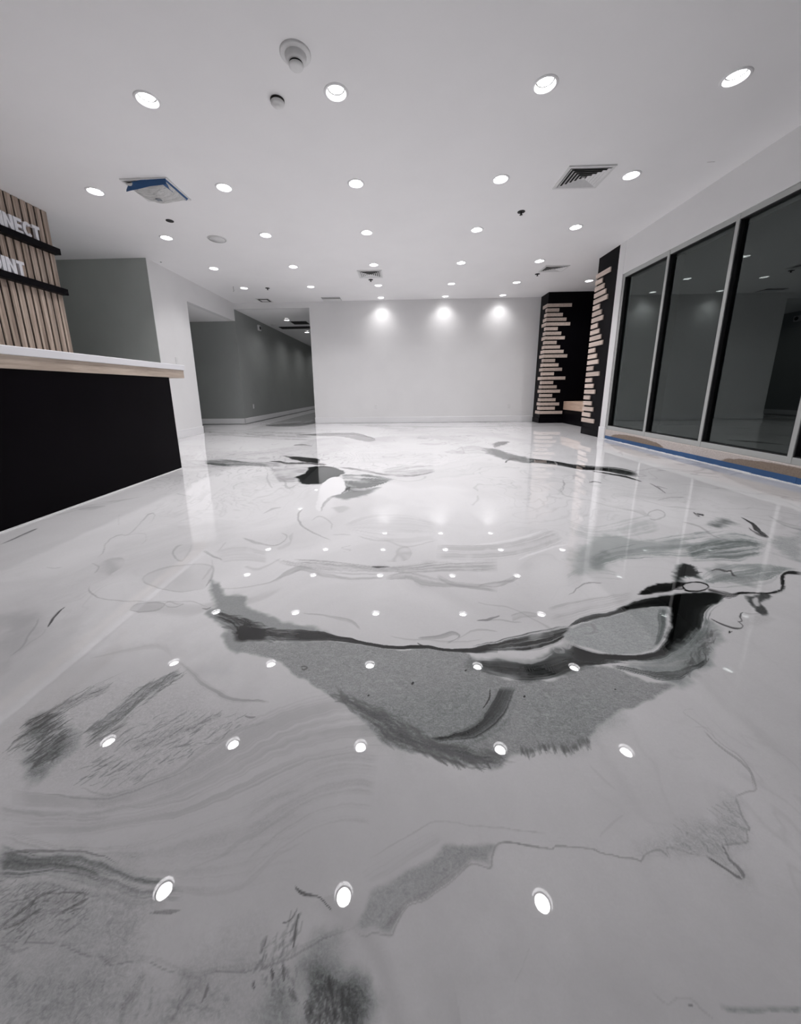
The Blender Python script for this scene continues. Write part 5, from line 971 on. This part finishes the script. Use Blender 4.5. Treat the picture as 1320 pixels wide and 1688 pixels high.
def letter(ch, y0, w, z0, h, label, grp):
    to3 = lambda u, v, d: (-4.262+d, y0+u, z0+v)
    mb = MB(); g = glyph(ch, w, h); D = .03
    if ch in 'OC':
        out, inn = g; n = len(out)
        vs = [to3(*p, 0) for p in out]+[to3(*p, 0) for p in inn]+[to3(*p, D) for p in out]+[to3(*p, D) for p in inn]
        fs = []
        for k in range(n-1):
            fs += [(k, n+k, n+k+1, k+1), (2*n+k, 2*n+k+1, 3*n+k+1, 3*n+k), (k, k+1, 2*n+k+1, 2*n+k), (n+k, 3*n+k, 3*n+k+1, n+k+1)]
        if ch == 'C': fs += [(0, 2*n, 3*n, n), (n-1, 2*n-1, 4*n-1, 3*n-1)]
        mb.add(vs, fs)
    else:
        for poly in g: mb.prism(poly, to3, D)
    o = mb.build('block_letter', M['letter'], None, True)
    return tag(o, label, 'letter', grp)
hL = .155
nm = 'block letters on the upper ledge'
for ch, y0, w_, lab in (('C', 3.64, .106, 'white block letter C, first of the upper word, left of the photo edge'), ('O', 3.752, .098, 'white block letter O in the upper word, left of the photo edge'),
                    ('N', 3.858, .098, 'white block letter N cut by the left photo edge, upper ledge'), ('N', 3.962, .096, 'white block letter N just left of the E on the upper ledge'),
                    ('E', 4.070, .082, 'white block letter E on the upper black ledge'), ('C', 4.158, .102, 'white block letter C between E and T on the upper ledge'),
                    ('T', 4.268, .084, 'white block letter T ending the word on the upper ledge')):
    letter(ch, y0+.1, w_, 2.597, hL, lab, nm)
nm = 'block letters on the lower ledge'
for ch, y0, w_, lab in (('P', 3.74, .09, 'white block letter P on the lower ledge, left of the photo edge'), ('O', 3.838, .102, 'white block letter O cut by the left photo edge, lower ledge'),
                    ('I', 3.948, .036, 'narrow white block letter I on the lower ledge'), ('N', 3.992, .096, 'white block letter N between I and T on the lower ledge'),
                    ('T', 4.096, .084, 'white block letter T ending the word on the lower ledge')):
    letter(ch, y0, w_, 2.135, hL, lab, nm)

# ------------------------------------------------------------------ downlights
def make_downlight(lens_mat, watts, cone=116):
    r = empty('recessed_downlight')
    ld = bpy.data.lights.new('lamp_beam', 'SPOT'); ld.energy = watts; ld.color = LAMP_COL
    ld.spot_size = math.radians(cone); ld.spot_blend = 1.0; ld.shadow_soft_size = .02
    lo = bpy.data.objects.new('lamp_beam', ld); COL.objects.link(lo); lo.parent = r; lo.location = (0, 0, .0235)
    MB().lathe([(.0722, 0.0), (.0722, -.005), (.077, -.0075), (.088, -.006), (.092, 0.0)], 40).build('trim_ring', M['baffle'], r)
    MB().lathe([(.0725, -.004), (.0685, .012), (.064, .030)], 40).build('baffle', M['baffle'], r)
    MB().lathe([(.0640, .0285), (.0560, .0275), (.0545, .034)], 40).build('retaining_ring', M['ring'], r)
    n = 24
    MB().add([(.0550*math.cos(-2*PI*k/n), .0550*math.sin(-2*PI*k/n), .028) for k in range(n)], [tuple(range(n))]).build('lens', lens_mat, r)
    return r
rows_w = {0: 'row nearest the camera', 1: 'nearest ceiling row', 2: 'second ceiling row', 3: 'third ceiling row',
          4: 'fourth ceiling row', 5: 'fifth ceiling row', 6: 'row close to the back wall'}
cols_w = ['leftmost', 'second from the left', 'middle', 'second from the right', 'rightmost']
_wash = []
def wash_light(src):
    if not _wash:
        d = src.copy(); d.energy = BEAM*.42; _wash.append(d)
    return _wash[0]
first = None
for j, y in enumerate(LY):
    for i, x in enumerate(LX):
        if (x, y) not in HOLES: continue
        if first is None: first = o = make_downlight(M['lens'], BEAM)
        else: o = copy_tree(first)
        o.location = (x, y, H)
        if j == 6:      # the row washing the back wall is dimmed
            for ch in o.children:
                if ch.type == 'LIGHT': ch.data = wash_light(ch.data)
        if j == 0: lab = 'downlight seen only mirrored in the nearest floor, %s' % {1: 'left one', 2: 'centre one', 3: 'right one'}[i]
        elif j == 6: lab = 'round recessed downlight close to the back wall, %s of three' % {2: 'left', 3: 'centre', 4: 'right'}[i]
        else: lab = 'round recessed downlight, %s in the %s' % (cols_w[i], rows_w[j])
        if j == 1 and i == 0: lab = 'downlight left of the nearest ceiling row, seen only mirrored in the floor'
        tag(o, lab, 'downlight', 'recessed downlights in the main ceiling')
o = copy_tree(first); o.location = (3.89, 7.93, H)
tag(o, 'small bright downlight inside the ceiling of the black niche', 'downlight', 'recessed downlights in the main ceiling')
hall = make_downlight(M['hall_lens'], HALL_BEAM, 158)
for k, y in enumerate((10.45, 12.6, 14.7, 16.8)):
    o = hall if k == 0 else copy_tree(hall)
    o.location = (-3.24, y, 2.825)
    tag(o, 'downlight in the corridor ceiling, %s' % ['nearest, beside the dark vent', 'second, by the wall edge', 'third, hidden behind the back wall', 'fourth, deep in the corridor'][k], 'downlight', 'downlights in the corridor ceiling')


# ------------------------------------------------------------------ ceiling fixtures
def diffuser(name, cx, cy, sx, sy, label, z=H, rings=5):
    """square four-way air diffuser: frame, sloping nested vanes, dark throat"""
    r = empty(name, (cx, cy, z))
    hx, hy = sx/2, sy/2
    mb = MB()
    f = .030
    for (a, b, c, d) in ((-hx, hx, -hy, -hy+f), (-hx, hx, hy-f, hy), (-hx, -hx+f, -hy+f, hy-f), (hx-f, hx, -hy+f, hy-f)):
        mb.box(a, b, c, d, -.012, .001, .002)
    mb.build('frame', M['metal_white'], r)
    MB().box(-hx+f*.8, hx-f*.8, -hy+f*.8, hy-f*.8, -.0035, -.0005).build('throat', M['black'], r)
    mb = MB()
    inx, iny = hx-f-.004, hy-f-.004
    for k in range(rings):
        t0 = 1-k/(rings+.6); t1 = t0-.62/(rings+.6)
        ax, ay, bx, by = inx*t0, iny*t0, inx*t1, iny*t1
        zo, zi = -.0165, -.004
        # four sloping vanes of this ring, each a thin slab
        for (p, q, u, v) in (((-ax, -ay), (ax, -ay), (bx, -by), (-bx, -by)), ((ax, -ay), (ax, ay), (bx, by), (bx, -by)),
                             ((ax, ay), (-ax, ay), (-bx, by), (bx, by)), ((-ax, ay), (-ax, -ay), (-bx, -by), (-bx, by))):
            mb.add([(*p, zo), (*q, zo), (*u, zi), (*v, zi), (*p, zo+.0015), (*q, zo+.0015), (*u, zi+.0015), (*v, zi+.0015)],
                   [(0,1,2,3), (7,6,5,4), (0,4,5,1), (2,6,7,3), (1,5,6,2), (3,7,4,0)])
    mb.box(-inx*.07, inx*.07, -iny*.07, iny*.07, -.016, -.004)
    mb.build('vanes', M['metal_white'], r)
    tag(r, label, 'air vent')
    return r
diffuser('ceiling_vent', 1.92, 4.255, .47, .40, 'large square ceiling vent with nested vanes beside the right hand downlights')
diffuser('ceiling_vent', -.575, 7.20, .46, .44, 'square ceiling vent in the middle of the far ceiling above a sprinkler')
diffuser('ceiling_vent', 2.83, 7.12, .44, .34, 'square ceiling vent with dark vanes near the black niche')
# small square grille with a dark border
def grille(name, cx, cy, sx, sy, z, label, border=True, slot=False):
    r = empty(name, (cx, cy, z))
    hx, hy = sx/2, sy/2; f = .03
    MB().box(-hx, hx, -hy, hy, -.006, .001).build('backing', M['black'], r)
    mb = MB()
    if slot:
        mb.box(-hx, hx, -hy+.10, hy, -.013, -.005, .002)
        MB().box(-hx, hx, -hy, -hy+.012, -.016, -.005).build('lip', M['metal_white'], r)
    else:
        mb.box(-hx-.02, hx+.02, -hy-.02, -hy+.006, -.008, .0005).box(-hx-.02, hx+.02, hy-.006, hy+.02, -.008, .0005)
        mb.box(-hx-.02, -hx+.006, -hy, hy, -.008, .0005).box(hx-.006, hx+.02, -hy, hy, -.008, .0005)
        mb.box(-hx+.055, hx-.055, -hy+.07, hy-.07, -.014, -.005, .002)
    mb.build('panel', M['metal_white'], r)
    return tag(r, label, 'air vent')
grille('ceiling_vent', -3.29, 8.96, .27, .30, H, 'small square ceiling grille with dark border at the corridor corner')
grille('ceiling_vent', -1.66, 8.98, .44, .34, H, 'flat ceiling grille with one dark slot by the back wall', slot=True)
# dark vents in the corridor ceiling
def dark_vent(cx, cy, sx, sy, label):
    r = empty('ceiling_vent', (cx, cy, 2.86)); hx, hy = sx/2, sy/2
    MB().box(-hx, hx, -hy, hy, -.014, .001).build('frame', M['black'], r)
    mb = MB()
    for k in range(7):
        y = -hy+sy*(k+.5)/7; mb.box(-hx+.015, hx-.015, y-.004, y+.004, -.018, -.012)
    mb.build('louvres', M['brass'], r)
    tag(r, label, 'air vent')
dark_vent(-3.03, 11.05, .46, .42, 'dark ceiling vent in the corridor behind the nearest corridor light')
dark_vent(-3.30, 11.85, 1.2, .36, 'long dark return grille across the corridor ceiling')

# diffuser wrapped in plastic film and blue tape, hanging half loose
r = empty('wrapped_ceiling_vent', (-2.64, 4.25, H))
mb = MB(); hx, hy, f = .25, .215, .03
for (a, b, c, d) in ((-hx, hx, -hy, -hy+f), (-hx, hx, hy-f, hy), (-hx, -hx+f, -hy+f, hy-f), (hx-f, hx, -hy+f, hy-f)): mb.box(a, b, c, d, -.012, .001, .002)
mb.build('frame', M['metal_white'], r)
MB().box(-hx+f*.8, hx-f*.8, -hy+f*.8, hy-f*.8, -.004, -.0005).build('throat', M['black'], r)
mb = MB()
for k in range(4):
    t0 = 1-k/4.6; ax, ay = (hx-f)*t0, (hy-f)*t0
    mb.box(-ax, -ax+.012, -ay, ay, -.014, -.004); mb.box(-ax, ax, -ay, -ay+.012, -.014, -.004)
mb.build('vanes', M['metal_white'], r)
def film_mat():
    m, nt, b = new_mat('plastic_film'); v = coords(nt)
    f = noise(nt, coords(nt, (9, 26, 9)), 1.2, 5, .6, 1.4)
    L(nt, ramp(nt, f, [(.3, (.42, .42, .41)), (.55, (.62, .62, .61)), (.8, (.75, .75, .75))]), b.inputs['Base Color'])
    b.inputs['Roughness'].default_value = .28; bump(nt, b, f, .8, .02)
    return m
M['film'] = film_mat()
# bulging film
n1, n2 = 22, 18; vs_ = []; fs_ = []
x0, x1, y0, y1 = -.185, .225, -.190, .160
def depth(u, v):
    e = (math.sin(PI*u)**.55)*(math.sin(PI*v)**.55)
    return -.030-.075*e*(1+.10*math.sin(9*u+5*v)+.06*math.sin(23*v-11*u))
for a in range(n1+1):
    for b_ in range(n2+1):
        u, v = a/n1, b_/n2
        skew = .03*(1-v)*(1-u)
        vs_.append((x0+(x1-x0)*u-skew, y0+(y1-y0)*v, depth(u, v)))
for a in range(n1):
    for b_ in range(n2): fs_.append((a*(n2+1)+b_, a*(n2+1)+b_+1, (a+1)*(n2+1)+b_+1, (a+1)*(n2+1)+b_))
o = MB().add(vs_, fs_, True).build('plastic_film', M['film'], r); o['label'] = 'crumpled clear plastic film bulging downwards'
MB().box(-.01, .045, -.04, .005, -.112, -.100, .003).build('tape_patch', plastic('grey_patch', (.2, .22, .25), .5), r)
def tape_run(name, pts, wdt, up):
    mb = MB(); P_ = [Vector(p) for p in pts]
    for a in range(len(P_)-1):
        d = (P_[a+1]-P_[a]).normalized(); s_ = Vector((-d.y, d.x, 0))*wdt
        q = [P_[a], P_[a+1], P_[a+1]+s_+Vector((0, 0, up)), P_[a]+s_+Vector((0, 0, up))]
        vv = [tuple(p) for p in q]+[tuple(p+Vector((0, 0, -.002))) for p in q]
        mb.add(vv, [(0,1,2,3), (7,6,5,4), (0,4,5,1), (1,5,6,2), (2,6,7,3), (3,7,4,0)])
    o = mb.build(name, M['tape'], r); o['label'] = 'blue masking tape'
def skirt(top, bot, label='blue masking tape holding the film'):
    """hanging tape band between an upper and a lower edge, 2 mm thick"""
    T_ = [Vector(p) for p in top]; B_ = [Vector(p) for p in bot]; n = len(T_)
    mb = MB()
    off = Vector((.0012, .0016, 0))
    vv = [tuple(p) for p in T_]+[tuple(p) for p in B_]+[tuple(p+off) for p in T_]+[tuple(p+off) for p in B_]
    ff = []
    for k in range(n-1):
        ff += [(k, n+k, n+k+1, k+1), (2*n+k, 2*n+k+1, 3*n+k+1, 3*n+k), (k, k+1, 2*n+k+1, 2*n+k), (n+k, 3*n+k, 3*n+k+1, n+k+1)]
    ff += [(0, 2*n, 3*n, n), (n-1, 2*n-1, 4*n-1, 3*n-1)]
    o = mb.add(vv, ff).build('tape', M['tape'], r, True); o['label'] = label
# near side and the loose left end, then the right hand side
skirt([(-.255, -.12, -.052), (-.20, -.165, -.040), (-.13, -.195, -.022), (.04, -.205, -.004), (.235, -.215, -.004)],
      [(-.262, -.115, -.070), (-.19, -.150, -.078), (-.10, -.170, -.078), (.05, -.190, -.064), (.232, -.205, -.060)])
skirt([(.235, -.215, -.004), (.240, -.05, -.004), (.242, .175, -.006)],
      [(.195, -.200, -.062), (.200, -.04, -.055), (.218, .165, -.034)])
tag(r, 'ceiling vent wrapped in plastic film with blue tape, hanging loose', 'air vent')

# smoke detectors, speaker, sprinklers
d = empty('smoke_detector', (-.68, 2.775, H))
MB().lathe([(.100, 0.001), (.100, -.006), (.094, -.012), (.070, -.014)], 40, caps=(False, True)).build('mounting_plate', M['white_plastic'], d)
MB().lathe([(.070, -.012), (.064, -.042), (.055, -.050), (.046, -.052)], 40, caps=(False, True)).build('housing', M['white_plastic'], d)
MB().lathe([(.043, -.050), (.043, -.064)], 40, caps=(False, True)).build('sensing_gap', M['black'], d)
MB().lathe([(.047, -.0635), (.047, -.070), (.040, -.077), (.014, -.079)], 40, caps=(True, True)).build('cap', M['white_plastic'], d)
tag(d, 'round white smoke detector on a wide plate, left of the nearest centre downlight', 'smoke detector')
d = empty('motion_sensor', (-.927, 3.136, H))
MB().lathe([(.052, .001), (.052, -.010), (.048, -.018)], 32, caps=(False, True)).build('base', M['brass'], d)
MB().lathe([(.050, -.010), (.049, -.026), (.040, -.036), (.024, -.040), (.022, -.044)], 32, caps=(True, True)).build('dome', M['white_plastic'], d)
tag(d, 'small round off-white ceiling sensor below the smoke detector in the photo', 'sensor')
d = empty('ceiling_speaker', (-2.64, 5.515, H))
MB().lathe([(.128, .001), (.128, -.006), (.120, -.011), (.112, -.010)], 40).build('rim', M['metal_white'], d)
MB().lathe([(.113, -.008), (.113, -.0101)], 40, caps=(False, True)).build('speaker_grille', M['white_plastic'], d)
MB().lathe([(.1135, -.0102), (.1115, -.0106), (.1095, -.0102)], 40).build('groove', M['brass'], d)
tag(d, 'flush round white ceiling speaker left of the third row of lights', 'speaker')
def sprinkler(x, y, label, pendant=True):
    d = empty('sprinkler', (x, y, H))
    MB().lathe([(.046, .001), (.046, -.004), (.030, -.006)], 28, caps=(False, True)).build('escutcheon', M['black'], d)
    if pendant:
        MB().lathe([(.011, -.004), (.010, -.026), (.006, -.034)], 12, caps=(False, True)).build('stem', M['brass'], d)
        MB().lathe([(.019, -.034), (.020, -.0365)], 20, caps=(True, True)).build('deflector', M['brass'], d)
    tag(d, label, 'sprinkler')
sprinkler(-2.96, 4.946, 'flat black round opening in the ceiling near the wrapped vent', False)
sprinkler(1.512, 4.958, 'black sprinkler head in the right part of the ceiling below the large vent')
sprinkler(-.595, 7.546, 'black sprinkler head just beyond the middle ceiling vent')
sprinkler(2.643, 7.42, 'black sprinkler head just beyond the vent near the niche')
sprinkler(-2.84, 7.97, 'black sprinkler head over the corridor entrance')
o = MB().lathe([(.014, .001), (.012, -.004)], 16, c=(-4.045, 6.35), caps=(False, True)).build('ceiling_plug', M['brass'])
o.location = (0, 0, H); tag(o, 'tiny dark plug in the ceiling at the left wall corner', 'plug')
o = MB().tube([(-3.50, 7.80, H), (-3.502, 7.80, H-.045), (-3.495, 7.802, H-.075), (-3.507, 7.80, H-.10)], .0035).build('hanging_wire', M['brass'])
tag(o, 'short thin dark wire hanging from the ceiling before the corridor', 'wire')
o = MB().box(3.03, 3.10, 4.062, 4.07, H-.004, H+.001).build('ceiling_clip', M['white_plastic'])
tag(o, 'small flat clip on the ceiling beside the window wall', 'clip')

# wall plates and corridor signal
def plate(name, loc, axis, w_, h_, label, cat, rocker=False):
    r = empty(name, loc)
    if axis == 'Y':   # faces -y
        MB().box(-w_/2, w_/2, -.007, .0005, -h_/2, h_/2, .002).build('cover_plate', M['white_plastic'], r)
        for dz in (-.022, .022):
            MB().box(-.014, .014, -.0095, -.006, dz-.013, dz+.013, .002).build('socket', M['white_plastic'], r)
    else:             # faces +x
        MB().box(-.0005, .007, -w_/2, w_/2, -h_/2, h_/2, .002).build('cover_plate', M['white_plastic'], r)
        if rocker: MB().box(.006, .011, -.012, .012, -.03, .03, .002).build('rocker', M['white_plastic'], r)
        else:
            for dz in (-.022, .022): MB().box(.006, .0095, -.014, .014, dz-.013, dz+.013, .002).build('socket', M['white_plastic'], r)
    tag(r, label, cat)
plate('wall_outlet', (-.654, YB, .42), 'Y', .075, .12, 'white power outlet low on the back wall, left one', 'outlet')
plate('wall_outlet', (2.784, YB, .41), 'Y', .075, .12, 'white power outlet low on the back wall near the black niche', 'outlet')
plate('wall_outlet', (XL, 9.80, .438), 'X', .075, .12, 'white power outlet low on the grey corridor wall', 'outlet')
plate('light_switch', (XL, 6.60, 1.42), 'X', .075, .12, 'white light switch on the left wall above the counter end, upper one', 'switch', True)
plate('light_switch', (XL, 6.60, 1.27), 'X', .075, .12, 'white light switch on the left wall above the counter end, lower one', 'switch', True)
r = empty('alarm_sounder', (XL, 10.66, 2.66))
MB().box(0, .05, -.085, .085, -.075, .075, .008).build('housing', M['white_plastic'], r)
mb = MB().lathe([(.050, 0), (.050, .006), (.028, .006)], 24, caps=(False, True)); mb.v = [(.05+z, y, x) for x, y, z in mb.v]
mb.build('sounder_cone', M['black'], r)
tag(r, 'white alarm sounder with dark round centre high on the corridor wall', 'alarm')
r = empty('exit_light', (-3.94, 11.3, 2.86))
MB().lathe([(.075, .001), (.072, -.02), (.05, -.034)], 28, caps=(False, True)).build('dome', M['white_plastic'], r)
r.name = 'smoke_detector'
tag(r, 'small white smoke detector on the dim corridor ceiling', 'smoke detector')
